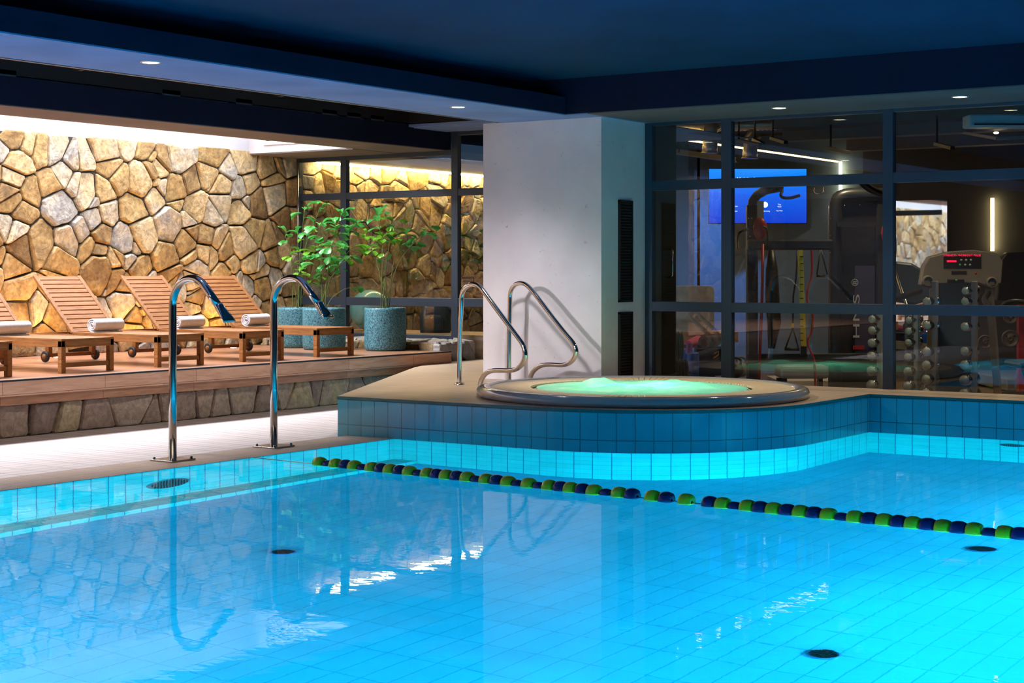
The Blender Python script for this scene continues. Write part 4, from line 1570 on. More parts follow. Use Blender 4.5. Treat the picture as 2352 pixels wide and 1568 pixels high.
mframe = plain('graphite_frame', (0.022, 0.024, 0.026), 0.35, coat=0.3)
mblack = plain('gym_black', (0.010, 0.010, 0.011), 0.45)
mgrey = plain('gym_grey', (0.22, 0.20, 0.18), 0.45)
mred = plain('gym_red', (0.45, 0.02, 0.015), 0.4)
myel = plain('strap_yellow', (0.75, 0.52, 0.02), 0.6)

# --- television
mtv, nt, b = new_mat('tv_screen_blue')
tc = nt.nodes.new('ShaderNodeTexCoord')
sx_ = nt.nodes.new('ShaderNodeSeparateXYZ')
nt.links.new(tc.outputs['Generated'], sx_.inputs[0])
rr = ramp(nt, [(0.0, (0.004, 0.045, 0.60)), (0.5, (0.002, 0.11, 0.78)), (1.0, (0.0, 0.26, 1.0))])
nt.links.new(sx_.outputs['Z'], rr.inputs['Fac'])
nt.links.new(rr.outputs['Color'], b.inputs['Emission Color'])
b.inputs['Emission Strength'].default_value = 1.25
b.inputs['Base Color'].default_value = (0, 0, 0, 1)
b.inputs['Roughness'].default_value = 0.2
t, q = gthing('television', 1741, 24.2, 'large flat television with a bright blue screen on the gym wall', 'television', 2.24)
a0, a1 = q(1629, 512), q(1852, 388)
MB().box((a0.x - 0.012, 0, a0.z - 0.015), (a1.x + 0.012, 0.05, a1.z + 0.012)).build('tv_body', mblack, t, bevel=0.004)
MB().box((a0.x, -0.006, a0.z), (a1.x, -0.001, a1.z)).build('screen', mtv, t)
MB().box((-0.2, 0.05, 0.25), (0.2, 0.62, 0.6)).build('wall_mount', mblack, t)
mtxt = glow('screen_white', (1, 1, 1), 1.4)


def text(parent, body, loc, size, rot, mat, name, align='CENTER', extrude=0.0008):
    c = bpy.data.curves.new(name, 'FONT')
    c.body = body
    c.size = size
    c.align_x = align
    c.extrude = extrude
    tmp = bpy.data.objects.new(name, c)
    COL.objects.link(tmp)
    bpy.context.view_layer.update()
    me = bpy.data.meshes.new_from_object(tmp.evaluated_get(bpy.context.evaluated_depsgraph_get()))
    bpy.data.objects.remove(tmp)
    me.name = name
    me.materials.clear()
    me.materials.append(mat)
    o = bpy.data.objects.new(name, me)
    COL.objects.link(o)
    o.parent = parent
    o.location = loc
    o.rotation_euler = rot
    return o


for (u, v, body, size) in ((1738, 415, 'Mobile Connection', 0.075), (1690, 475, 'Cast', 0.03), (1690, 486, 'Cast', 0.025), (1790, 471, 'Tap', 0.03), (1790, 476, 'View', 0.03), (1790, 485, 'Tap View', 0.025), (1754, 486, 'Sound Mirroring', 0.027)):
    p = q(u, v)
    text(t, body, (p.x, -0.009, p.z), size, (PI / 2, 0, 0), mtxt, 'screen_text')
p = q(1757, 470)
MB().lathe([(0, 0), (0.043, 0.0), (0.043, 0.003), (0, 0.003)], 28, (p.x, -0.012, p.z), 'Y').build('screen_icon', mtxt, t)

# --- LED lines
L_ = MB().box((-11.48, 17.6, 3.085), (-11.455, 22.4, 3.10))
p1, p2 = onZ(1552, 318, 3.12), onZ(1922, 371, 3.12)
tt = MB().bar(p1 - (p2 - p1).normalized() * 2.0, p2 + (p2 - p1).normalized() * (0.2), 0.022, 0.02)
o = tt.build('led_line_light', M['led_line'])
tag(o, 'thin amber light line running under the gym ceiling', 'light strip')
yb = 22.44
a_, b_ = onY(1931, 371, yb), onY(1931, 455, yb)
o = MB().box((a_.x - 0.02, yb - 0.02, b_.z - 0.3), (a_.x + 0.02, yb, a_.z)).build('led_wall_light', M['led'])
tag(o, 'upright warm light bar on the gym wall, above the cable machine', 'light strip', 'upright light bars in the gym')
a_, b_ = onY(2280, 455, yb), onY(2279, 576, yb)
o = MB().box((a_.x - 0.022, yb - 0.02, b_.z), (a_.x + 0.022, yb, a_.z)).build('led_wall_light', M['led'])
tag(o, 'upright warm light bar on the gym wall, above the treadmill', 'light strip', 'upright light bars in the gym')

# --- mirror
a_, b_ = onY(2022, 462, 22.46), onY(2176, 800, 22.46)
t = thing('wall_mirror', ((a_.x + b_.x) / 2, 22.46, b_.z), 'tall mirror on the gym wall behind the dumbbell racks', 'mirror')
hw = (b_.x - a_.x) / 2
MB().box((-hw, -0.01, 0), (hw, 0, a_.z - b_.z)).build('mirror_glass', plain('mirror_silver', (0.85, 0.88, 0.9), 0.02, 1.0), t)

# --- ducts and hangers under the gym ceiling
mdu = plain('silver_foil', (0.55, 0.50, 0.42), 0.35, 0.9, bump=0.6, bump_scale=25)
t, q = gthing('flexible_duct', 1600, 20.5, 'long ribbed silver air duct under the gym ceiling', 'duct', 3.0)
pa, pb_ = q(1545, 291), q(2100, 277, 20.5)
path, rad = [], []
n = 110
for i in range(n + 1):
    path.append(pa.lerp(pb_, i / n))
    rad.append(0.075 if i % 2 else 0.066)
MB().tube(path, rad, 14).build('duct_hose', mdu, t)
for (u, v0, v1, F, lb) in ((1630, 296, 352, 20.0, 'short silver duct outlet hanging left of the television corner'), (1722, 318, 364, 20.6, 'short silver duct outlet hanging above the television')):
    t, q = gthing('duct_outlet', u, F, lb, 'duct', 0, 'silver duct outlets')
    a_ = q(u, v1)
    b_ = q(u + 3, v0)
    c_ = q(u + 14, v0 - 12)
    MB().tube([a_, a_.lerp(b_, 0.3), a_.lerp(b_, 0.34), b_, c_], [0.095, 0.095, 0.09, 0.088, 0.085], 18).build('outlet_pipe', mdu, t)
    MB().lathe([(0.095, 0), (0.104, 0.0), (0.104, 0.015), (0.095, 0.015)], 20, a_).build('outlet_collar', mdu, t)
    MB().tube([(a_.x, a_.y, a_.z + 0.1), (a_.x, a_.y, 3.56)], 0.008, 6).build('hanging_rod', mblack, t)
for k, (u, v0, v1, du, F) in enumerate(((1697, 290, 322, 50, 19.0), (1734, 290, 320, 18, 19.5), (1775, 292, 317, 30, 19.0), (1908, 326, 340, 42, 18.0), (2152, 306, 330, 36, 17.5))):
    t, q = gthing('ceiling_hanger', u, F, 'black angled pipe hanger under the gym ceiling, ' + ['leftmost of five', 'second of five from the left', 'third of five from the left', 'fourth of five from the left', 'rightmost of five'][k], 'bracket', 0, 'black pipe hangers in the gym')
    MB().tube([q(u, v0 - 40), q(u, v1)], 0.012, 8).build('hanger_rod', mblack, t)
    MB().bar(q(u - 3, v1), q(u + du, v1 + 10, F - 0.4), 0.05, 0.035).build('hanger_arm', mblack, t)
t, q = gthing('cable_tray', 1600, 22.0, 'pale perforated cable tray on the gym wall left of the duct outlets', 'cable tray', 2.9)
mb = MB()
mb.bar(q(1545, 352), q(1690, 372, 22.2), 0.10, 0.012)
mb.bar(q(1545, 346), q(1690, 366, 22.2), 0.008, 0.06)
mb.build('tray', mgrey, t)
for u_ in (1560, 1650):
    p = q(u_, 350)
    MB().tube([p, (p.x, p.y, 0.68)], 0.008, 6).build('hanging_rod', mblack, t)
for k, (v, F) in enumerate(((312, 19.0), (342, 21.0))):
    p = onF(2000, v, F)
    struct(MB().box((-8.4, p.y - 0.12, p.z - 0.02), (3.1, p.y + 0.12, 3.56)).build('trim_%d' % (k + 2), plain('grey_gym_beam', (0.16, 0.14, 0.125), 0.7)))
# air conditioner
t, q = gthing('air_conditioner', 2290, 16.9, 'pale wall-mounted air conditioner high in the gym at the right edge', 'air conditioner', 3.0)
a_, b_ = q(2225, 292), q(2420, 262)
MB().box((a_.x, -0.02, a_.z), (b_.x, 0.25, b_.z)).build('unit_body', plain('pale_blue_grey_plastic', (0.40, 0.58, 0.66), 0.4), t, bevel=0.02)
MB().box((a_.x + 0.05, -0.028, a_.z + 0.02), (b_.x - 0.05, -0.018, a_.z + 0.035)).build('air_slot', mblack, t)
t, q = gthing('light_panel_frame', 2290, 17.6, 'thin rectangular metal frame hanging below the air conditioner', 'ceiling frame', 2.9)
mb = MB()
c4 = [q(2190, 300, 18.6), q(2420, 296, 18.6), q(2420, 312, 17.4), q(2290, 318, 17.4)]
for i in range(4):
    mb.bar(c4[i], c4[(i + 1) % 4], 0.03, 0.03)
mb.build('frame_bars', mgrey, t)
p = q(2288, 305, 18.0)
MB().ball(p, 0.03, 0.03, 0.012, 12, 8).build('small_lamp', M['lamp'], t)

# --- dark door with a handle beside the column
t = thing('dark_door', (-8.535, 15.06, 0.0), 'dark door leaf just inside the gym beside the column', 'door')
MB().box((-0.03, 0.0, 0.05), (0.0, 0.47, 3.5)).build('door_leaf', plain('door_dark_brown', (0.035, 0.030, 0.026), 0.4), t)
MB().tube([(0.0, 0.30, 1.45), (0.05, 0.30, 1.47), (0.055, 0.30, 1.60), (0.05, 0.30, 1.74), (0.0, 0.30, 1.76)], 0.011, 10).build('door_handle', M['steel'], t)

# --- cable machine
t, q = gthing('cable_machine', 1830, 17.8, 'graphite cable crossover machine with pull-up bars behind the glass', 'gym machine')
mb = MB()
mb.bar(q(1727, 905), q(1727, 470), 0.11, 0.12)
mb.build('upright', mframe, t, bevel=0.02)
mb = MB()
mb.tube([q(1727, 480), q(1729, 462), q(1740, 447), q(1760, 436, 17.6), q(1790, 430, 17.3)], 0.05, 14)
mb.build('upright_top', mframe, t)
MB().box(q(1737, 520) + Vector((0, -0.075, 0)), q(1752, 462) + Vector((0, -0.06, 0))).build('service_plate', mgrey, t)
mb = MB()
mb.bar(q(1716, 562, 17.65), q(1912, 562, 17.65), 0.10, 0.115)
mb.build('crossbar', mframe, t, bevel=0.02)
MB().tube(smooth_path([q(1776, 438, 17.3), q(1800, 433, 17.2), q(1790, 452, 17.0), q(1812, 456, 17.0), q(1836, 449, 16.9)], 2), 0.016, 10).build('pull_up_handle', mblack, t)
MB().tube(smooth_path([q(1870, 432, 17.2), q(1868, 442, 17.1), q(1880, 448, 17.1), q(1892, 442, 17.1), q(1890, 430, 17.2)], 2), 0.006, 8).build('ring_hook', mblack, t)
MB().tube(smooth_path([q(1718, 526, 17.4), q(1698, 532, 17.3), q(1694, 548, 17.3), q(1695, 572, 17.2)], 2), 0.014, 10).build('hook_handle', mblack, t)
MB().tube(smooth_path([q(1918, 905), q(1918, 700), q(1918, 500), q(1919, 462), q(1935, 448), q(1980, 446), q(2050, 448)], 2), 0.075, 14).build('right_arch', mframe, t)
MB().tube(smooth_path([q(2046, 448), q(2010, 440, 17.6), q(1985, 425, 17.4), q(1970, 405, 17.3)], 2), 0.04, 12).build('brace_arm', mframe, t)
MB().bar(q(2022, 905), q(2022, 446), 0.07, 0.08).build('rear_upright', mframe, t, bevel=0.01)
MB().bar(q(1922, 515, 17.7), q(2020, 515, 17.7), 0.04, 0.05).build('guide_bar', mframe, t)
MB().box(q(1935, 905) + Vector((0, 0.03, 0)), q(2018, 452) + Vector((0, 0.05, 0))).build('shroud_panel', mblack, t)
for (u, v) in ((1719, 501), (1727, 501), (1723, 543), (1722, 582), (1908, 502), (1908, 541), (1907, 580), (1940, 472), (1975, 470)):
    MB().ball(q(u, v, 17.58), 0.009, seg=8, rings=6).build('bolt_head', M['steel'], t)
mb = MB()
mb.box(q(1963, 812) + Vector((0, -0.02, 0)), q(2008, 610) + Vector((0, 0.0, 0)))
bn = mb.build('banner_panel', plain('violet_grey_panel', (0.05, 0.045, 0.09), 0.4), t)
p = q(1973, 779)
ht = text(bn, 'HNS', (p.x, p.y - 0.025, p.z), 0.10, (PI / 2, -PI / 2, 0), plain('silver_letters', (0.55, 0.52, 0.48), 0.4), 'letters', 'LEFT')
ht.scale = (2.5, 1, 1)
p = q(1970, 656)
text(bn, '®', (p.x, p.y - 0.025, p.z), 0.10, (PI / 2, -PI / 2, 0), bpy.data.materials['silver_letters'], 'letters', 'LEFT')
MB().box(q(1958, 802) + Vector((0, -0.03, 0)), q(1984, 793) + Vector((0, -0.022, 0))).build('red_stripe', mred, bn)
mb = MB()
mb.bar(q(1716, 824, 17.6), q(2040, 822, 17.6), 0.12, 0.11)
mb.build('lower_beam', plain('beam_dark', (0.03, 0.035, 0.032), 0.45), t, bevel=0.01)
for k, (u, v) in enumerate(((1746, 525), (2040, 535))):
    MB().ball(q(u, v, 17.3), 0.075, 0.05, 0.12, 16, 10).build('red_pulley', mred, t)
    MB().tube(smooth_path([q(u + 6, v - 5, 17.2), q(u + 16, v, 17.2), q(u + 17, v + 35, 17.2), q(u + 16, v + 50, 17.2)], 2), 0.012, 8).build('pulley_handle', mblack, t)

# --- things hanging on the crossbar
ZB = 1.5 + (CAM_HY - 572) / CAM_F * 17.5


def hang(name, u, label, cat):
    return gthing(name, u, 17.5, label, cat, 0.0)


t, q = hang('suspension_strap', 1844, 'yellow suspension strap hanging straight down from the cable machine crossbar', 'training strap')
mb = MB()
mb.bar(q(1838, 574), q(1842, 680), 0.055, 0.006, up=(0, 1, 0))
mb.bar(q(1842, 680), q(1846, 798), 0.055, 0.006, up=(0, 1, 0))
mb.build('webbing', myel, t)
mb = MB()
for v in range(590, 790, 16):
    mb.box(q(1837, v) + Vector((0, -0.008, 0)), q(1845, v - 2) + Vector((0, -0.004, 0)))
mb.build('stitch_marks', mblack, t)
MB().bar(q(1846, 795), q(1845, 815), 0.06, 0.03, up=(0, 1, 0)).build('strap_end', mblack, t)
t, q = hang('suspension_trainer', 1820, 'black triangular strap handle hanging left of the yellow strap', 'training strap')
MB().tube([q(1832, 574), q(1828, 640), q(1822, 680), q(1821, 752)], 0.010, 8).build('webbing', mblack, t)
MB().box(q(1819, 752) + Vector((-.01, -0.01, 0)), q(1823, 742) + Vector((0, 0.0, 0))).build('yellow_tab', myel, t)
mb = MB()
mb.tube([q(1821, 752), q(1804, 800)], 0.009, 8)
mb.tube([q(1821, 752), q(1834, 800)], 0.009, 8)
mb.build('handle_straps', mblack, t)
MB().tube([q(1802, 801), q(1836, 802)], 0.018, 10).build('grip', mblack, t)
t, q = hang('resistance_band', 1872, 'dark red resistance band hanging in a loose wave beside the yellow strap', 'resistance band')
MB().tube(smooth_path([q(1864, 574), q(1866, 630), q(1852, 672), q(1856, 700), q(1868, 720), q(1867, 755), q(1852, 785), q(1866, 815), q(1872, 835), q(1873, 900)], 3), 0.013, 8).build('band', mred, t)
t, q = hang('resistance_tube', 1748, 'dark red exercise tube hanging beside the left upright of the cable machine', 'resistance band')
MB().tube([q(1752, 560), q(1750, 690), q(1742, 900)], 0.016, 8).build('tube', mred, t)
t, q = hang('exercise_sling', 1775, 'black tapering padded sling hanging from the crossbar left of the straps', 'training sling')
mb = MB()
P_ = [q(1772, 574), q(1773, 620), q(1774, 680), q(1778, 740), q(1772, 800)]
mb.tube(P_, [0.03, 0.065, 0.075, 0.075, 0.035], 14)
mb.build('padded_sleeve', mblack, t)
t, q = hang('cable_grip', 1880, 'black triangular grip hanging from the right end of the crossbar', 'training strap')
mb = MB()
mb.tube([q(1884, 574), q(1876, 632)], 0.008, 8)
mb.tube([q(1886, 574), q(1900, 630)], 0.008, 8)
mb.build('grip_straps', mblack, t)
MB().tube([q(1875, 633), q(1895, 634)], 0.016, 10).build('grip', mblack, t)


# --- dumbbell racks
def rack(u1, u2, label, panel):
    ym = 15.78
    pa, pb2 = onY(u1, 700, ym), onY(u2, 700, ym)
    xm = (pa.x + pb2.x) / 2
    t = thing('dumbbell_rack', (xm, ym, 0), label, 'dumbbell rack', 0, 'dumbbell racks behind the gym glass')
    hw = (pb2.x - pa.x) / 2
    mp = plain('rack_pale_steel', (0.42, 0.42, 0.36), 0.4, 0.3) if 'rack_pale_steel' not in bpy.data.materials else bpy.data.materials['rack_pale_steel']
    for sx in (-1, 1):
        MB().box((sx * hw + 0.068, -0.05, 0.0), (sx * hw + 0.115, 0.03, 1.42 if panel else 1.12)).build('rack_post', mp if not panel else mgrey, t, bevel=0.01)
    MB().box((-hw - 0.04, -0.14, 0.0), (hw + 0.12, 0.22, 0.04)).build('rack_base', mblack, t)
    if panel:
        MB().box((-hw + 0.08, 0.05, 0.04), (hw + 0.06, 0.06, 1.40)).build('back_panel', plain('rack_panel_dark', (0.05, 0.05, 0.04), 0.3), t)
    return t


rack(2003, 2087, 'pale steel dumbbell rack straddling the gym window mullion', False)
rack(2128, 2218, 'taller dark dumbbell rack in front of the treadmill', True)
md = M['chrome']
me_ = plain('dumbbell_end_disc', (0.55, 0.52, 0.38), 0.45, 0.3)
dmesh = {}


def dumbbell(u, v, r, label, group):
    yf = 15.55
    p = onY(u, v, yf)
    key = round(r, 3)
    t = thing('dumbbell', (p.x, yf, p.z), label, 'dumbbell', 0, group)
    if key not in dmesh:
        hd = MB().lathe([(0.0, 0.0), (r * 0.82, 0.0), (r, 0.012), (r, 0.075), (r * 0.85, 0.085), (0.0, 0.085)], 24, axis='Y').mesh('head', md)
        dc = MB().lathe([(0.0, -0.002), (r * 0.80, -0.002), (r * 0.80, 0.001)], 24, axis='Y').mesh('end_disc', me_)
        hn = MB().lathe([(0.013, 0.08), (0.017, 0.13), (0.017, 0.18), (0.013, 0.23)], 14, axis='Y').mesh('handle', md)
        dmesh[key] = (hd, dc, hn)
    hd, dc, hn = dmesh[key]
    for nm, me2, dy in (('head', hd, 0), ('head', hd, 0.225), ('end_disc', dc, 0), ('handle', hn, 0)):
        o = bpy.data.objects.new(nm, me2)
        COL.objects.link(o)
        o.parent = t
        o.location = (0, dy, 0)
    # curved cradle under the dumbbell belongs to the rack
    return t


cols = [
    (2003, [733, 758, 787, 817, 851, 884], 0.046, 0.056, 'left column of the pale rack'),
    (2087, [735, 760, 787, 820, 853, 887], 0.040, 0.056, 'right column of the pale rack'),
    (2129, [692, 747, 807, 838, 871, 903], 0.048, 0.058, 'left column of the dark rack'),
    (2217, [668, 692, 750, 806, 838, 873, 905], 0.042, 0.062, 'right column of the dark rack')]
ords = ['topmost', 'second from the top', 'third from the top', 'fourth from the top', 'fifth from the top', 'sixth from the top', 'lowest']
for (u, vs_, r0, r1, w_) in cols:
    for k, v in enumerate(vs_):
        od = ords[k] if k < len(vs_) - 1 else 'lowest'
        dumbbell(u - 3 * k / len(vs_), v, round(r0 + (r1 - r0) * k / (len(vs_) - 1), 3), 'chrome dumbbell, %s in the %s' % (od, w_), 'chrome dumbbells on the racks')

# --- treadmill
t, q = gthing('treadmill', 2200, 17.9, 'treadmill with red lit console behind the dumbbell racks', 'treadmill')
mcon = plain('console_grey', (0.20, 0.17, 0.13), 0.4)
# console body: outline extruded in depth
out = [(2112, 655), (2120, 610), (2132, 590), (2180, 577), (2230, 574), (2285, 580), (2300, 600), (2296, 650), (2270, 658), (2245, 650), (2180, 648), (2150, 655), (2135, 662)]
po = [q(u, v) for u, v in out]
MB().prismY([(p.x, p.z) for p in po][::-1], -0.06, 0.10).build('console', mcon, t, bevel=0.012)
a_, b_ = q(2164, 616), q(2250, 584)
cs = MB().box((a_.x, -0.068, a_.z), (b_.x, -0.058, b_.z)).build('console_display', mblack, t)
mrl = glow('red_led_digits', (1.0, 0.01, 0.06), 2.2)
for (u, v, body, size) in ((2206, 588.5, 'STRENGTH WORKOUT PULSE', 0.030), (2182, 602, '8888888', 0.030)):
    p = q(u, v)
    text(cs, body, (p.x, -0.070, p.z), size, (PI / 2, 0, 0), mrl, 'led_text')
mlg = plain('pale_key', (0.5, 0.5, 0.45), 0.5)
for i, (u, v) in enumerate([(2204, 597), (2215, 597), (2226, 597), (2201, 608), (2213, 608), (2224, 608)]):
    MB().lathe([(0, 0), (0.012, 0), (0.012, 0.004), (0, 0.004)], 12, q(u, v) + Vector((0, -0.073, 0)), 'Y').build('key_button', mlg if i != 3 else plain('green_key', (0.05, 0.5, 0.15), 0.5), cs)
a_, b_ = q(2182, 630), q(2217, 622)
MB().box((a_.x, -0.066, a_.z), (b_.x, -0.058, b_.z)).build('tray_slot', mblack, t, bevel=0.003)
p = q(2238, 627)
MB().ball(p + Vector((0, -0.06, 0)), 0.014, seg=12, rings=8).build('stop_button', mred, t)
for (u, v) in ((2127, 645), (2273, 648)):
    c0 = q(u, v)
    MB().lathe([(0.045, 0.0), (0.06, 0.0), (0.062, 0.02), (0.05, 0.13), (0.0, 0.14)], 20, c0 + Vector((0, -0.10, 0)), 'Y').build('cup_holder', mcon, t)
a_, b_ = q(2172, 652), q(2210, 640)
MB().box((a_.x, -0.10, a_.z), (b_.x, -0.06, b_.z)).build('speed_keypad', mblack, t, bevel=0.01)
p = q(2191, 643)
MB().ball(p + Vector((0, -0.10, 0)), 0.011, seg=10, rings=8).build('green_button', bpy.data.materials['green_key'], t)
for (u0, u1) in ((2145, 2132), (2258, 2292)):
    MB().bar(q(u0 if u0 < 2200 else 2272, 660), q(u1, 905, 18.3), 0.085, 0.06).build('console_upright', plain('upright_champagne', (0.36, 0.30, 0.20), 0.35, 0.5) if 'upright_champagne' not in bpy.data.materials else bpy.data.materials['upright_champagne'], t, bevel=0.015)
MB().bar(q(2240, 655, 18.5), q(2222, 800, 18.7), 0.12, 0.10).build('neck_column', bpy.data.materials['upright_champagne'], t, bevel=0.03)
MB().tube(smooth_path([q(2112, 668, 17.7), q(2070, 682, 17.3), q(2040, 690, 17.0)], 2), 0.035, 12).build('side_rail', mblack, t)
MB().tube(smooth_path([q(2270, 672, 17.7), q(2258, 690, 17.3), q(2275, 705, 17.0), q(2282, 720, 17.0)], 2), 0.030, 12).build('side_rail', mblack, t)
a_ = q(2120, 905, 17.0)
MB().box((a_.x - 0.05, -1.0, 0.02), (a_.x + 0.85, 1.0, 0.16)).build('running_deck', mblack, t, bevel=0.02)
MB().box((a_.x + 0.06, -0.98, 0.16), (a_.x + 0.74, 0.9, 0.166)).build('running_belt', M['rubber'], t)
t, q = gthing('treadmill', 2345, 21.5, 'second dark treadmill half cut by the right edge', 'treadmill')
out = [(2290, 690), (2296, 600), (2312, 580), (2360, 576), (2430, 582), (2440, 690)]
po = [q(u, v) for u, v in out]
MB().prismY([(p.x, p.z) for p in po][::-1], 0, 0.16).build('console', mblack, t, bevel=0.02)
MB().tube(smooth_path([q(2296, 712, 19.2), q(2310, 695, 19.1), q(2340, 690, 19.0), q(2400, 705, 19.0)], 2), 0.03, 10).build('handlebar', mblack, t)
MB().bar(q(2420, 690), q(2430, 905), 0.09, 0.07).build('console_upright', bpy.data.materials['upright_champagne'], t)
a_ = q(2300, 905)
MB().box((a_.x - 0.2, -0.9, 0.02), (a_.x + 0.7, 0.9, 0.18)).build('running_deck', mgrey, t, bevel=0.02)

# --- elliptical behind the mullion
t, q = gthing('elliptical_trainer', 2085, 20.6, 'dark elliptical trainer with a rounded shroud left of the treadmill', 'gym machine')
mel = plain('elliptical_blue_black', (0.04, 0.06, 0.09), 0.35)
po = [q(u, v) for u, v in ((2040, 690), (2042, 606), (2060, 600), (2095, 604), (2125, 622), (2140, 660), (2138, 690), (2100, 700))]
MB().prismY([(p.x, p.z) for p in po][::-1], 0, 0.22).build('shroud', mel, t, bevel=0.03)
MB().tube(smooth_path([q(2050, 600), q(2075, 680, 20.2), q(2105, 760, 20.0)], 1), 0.02, 10).build('swing_arm', M['steel'], t)
MB().bar(q(2045, 790), q(2140, 800), 0.12, 0.10).build('foot_rail', mgrey, t)
MB().bar(q(2090, 700), q(2090, 905), 0.14, 0.10).build('support_leg', mel, t)

# --- weight tree at the right
t, q = gthing('weight_tree', 2320, 19.4, 'dark weight tree holding round barbell plates near the right edge', 'weight rack')
MB().bar(q(2345, 905), q(2345, 700), 0.08, 0.08).build('tree_post', mred, t)
MB().bar(q(2285, 905), q(2352, 905, 19.2), 0.1, 0.06).build('tree_base', mblack, t)
mpl = plain('dark_plate', (0.14, 0.11, 0.085), 0.4, 0.4)
for k, (u, v, r) in enumerate(((2320, 726, 0.085), (2320, 777, 0.10), (2262, 785, 0.08))):
    tp, qp = gthing('barbell_plate', u, 19.2, ['round barbell plate at the top of the weight tree', 'round barbell plate with three slots low on the weight tree', 'small round barbell plate left of the weight tree behind the treadmill upright'][k], 'weight plate', 0, 'plates on the weight tree')
    c0 = qp(u, v)
    MB().lathe([(r * 0.15, -0.02), (r * 0.3, -0.022), (r * 0.3, -0.010), (r * 0.8, -0.010), (r * 0.85, -0.022), (r, -0.022), (r, 0.01), (r * 0.15, 0.01)], 32, c0, 'Y', closed=True).build('plate_disc', mpl, tp)
    mb = MB()
    for j in range(3):
        a = j * 2 * PI / 3 + 0.5
        mb.ball(c0 + Vector((math.cos(a) * r * 0.56, -0.012, math.sin(a) * r * 0.56)), r * 0.16, 0.004, r * 0.10, 10, 6)
    mb.build('plate_slot', mblack, tp)
t, q = gthing('weight_bench', 2350, 17.2, 'blue padded weight bench cut by the right edge', 'bench')
MB().box((-0.12, -0.3, q(2350, 828).z - 0.07), (0.6, 0.3, q(2350, 828).z)).build('bench_pad', plain('blue_vinyl', (0.01, 0.07, 0.14), 0.35), t, bevel=0.03)
MB().bar((0.0, 0, q(2350, 835).z - 0.06), (0.18, 0, 0.0), 0.05, 0.05).build('bench_leg', mgrey, t)
MB().bar((0.5, 0, q(2350, 835).z - 0.06), (0.5, 0, 0.0), 0.05, 0.05).build('bench_leg', mgrey, t)

# --- bench and step seen under the lower beam
t, q = gthing('flat_bench', 1845, 19.4, 'grey padded bench beyond the red tubes, under the lower beam', 'bench')
MB().box(q(1786, 868) + Vector((0, -0.15, 0)), q(1900, 838) + Vector((0, 0.25, 0))).build('bench_pad', mgrey, t, bevel=0.04)
MB().box(q(1790, 882) + Vector((0, 0, 0)), q(1808, 868) + Vector((0, 0.1, 0))).build('bench_leg', mblack, t)
MB().box((q(1880, 900).x, 0, 0), (q(1890, 900).x, 0.1, q(1880, 868).z)).build('bench_leg', mblack, t)
MB().box((q(1786, 900).x, 0, 0), (q(1796, 900).x, 0.1, q(1780, 868).z)).build('bench_leg', mblack, t)
t, q = gthing('aerobic_step', 1830, 20.6, 'long pale wooden step on the floor under the bench', 'step')
zt = q(1830, 868).z
MB().box((-0.30, -0.5, max(0.0, zt - 0.2)), (0.45, 0.5, max(0.06, zt))).build('step_top', plain('pale_birch', (0.62, 0.52, 0.42), 0.5), t, bevel=0.01)

# --- storage corner on the left
sz = CAM_H + (CAM_HY - 760) / CAM_F * 22.0
t, q = gthing('wall_shelf', 1620, 22.0, 'wooden shelf in the blue corner of the gym under a silver case', 'shelf', sz - 0.14)
MB().box((q(1540, 760).x, -0.25, 0.0), (q(1690, 760).x, 0.28, 0.14)).build('shelf_board', wood('shelf_oak', (0.36, 0.18, 0.08), (0.55, 0.32, 0.17), 3, 0.5, 'X', 8), t, bevel=0.004)
for u in (1548, 1680):
    MB().box((q(u, 800).x - 0.03, -0.1, -(sz - 0.14)), (q(u, 800).x + 0.03, 0.1, 0.0)).build('shelf_leg', mblack, t)
t, q = gthing('silver_case', 1590, 21.95, 'silver rounded metal case standing on the wooden shelf', 'case', sz)
a_, b_ = q(1545, 757), q(1638, 656)
R_ = 0.06
pts_ = []
for cx_, cz_, s0 in ((b_.x - R_, b_.z - R_, 0), (a_.x + R_, b_.z - R_, PI / 2), (a_.x + R_, R_, PI), (b_.x - R_, R_, 1.5 * PI)):
    pts_ += [(x, z) for x, z in arc_pts(cx_, cz_, R_, s0, s0 + PI / 2, 6)]
MB().prismY(pts_[::-1], -0.12, 0.10).build('case_shell', plain('scuffed_aluminium', (0.50, 0.53, 0.58), 0.45, 0.2, noise_scale=9, noise_amt=0.25), t, bevel=0.006)
for (u, v) in ((1622, 664), (1619, 750)):
    MB().ball(q(u, v) + Vector((0, -0.125, 0)), 0.018, seg=12, rings=8).build('rivet', M['steel'], t)
mbl = plain('bright_blue_foam', (0.01, 0.14, 0.65), 0.4)
for k, (u, v0, r, F, lb) in enumerate(((1592, 809, 0.075, 20.8, 'bright blue foam roller standing on end, rightmost of three'), (1574, 803, 0.085, 21.2, 'bright blue foam roller standing on end, the one at the back'), (1556, 809, 0.06, 20.6, 'bright blue foam roller standing on end, leftmost of three'))):
    tp, qp = gthing('foam_roller', u, F, lb, 'foam roller', 0, 'blue foam rollers')
    zt = qp(u, v0).z
    MB().lathe([(0.0, 0.0), (r, 0.0), (r, zt - 0.02), (r * 0.9, zt), (0.0, zt)], 24).build('roller_body', mbl, tp)
t, q = gthing('storage_bin', 1637, 21.3, 'dark navy storage bin with a yellow mark holding rolled mats', 'bin')
a_, b_ = q(1598, 905), q(1662, 797)
MB().box((a_.x, -0.15, 0), (b_.x, 0.2, b_.z)).build('bin_body', plain('navy_bin', (0.006, 0.014, 0.05), 0.35), t, bevel=0.01)
MB().box((a_.x - 0.01, -0.16, b_.z - 0.02), (b_.x + 0.01, 0.21, b_.z)).build('bin_rim', plain('aqua_rim', (0.08, 0.25, 0.45), 0.4), t)
p = q(1641, 812)
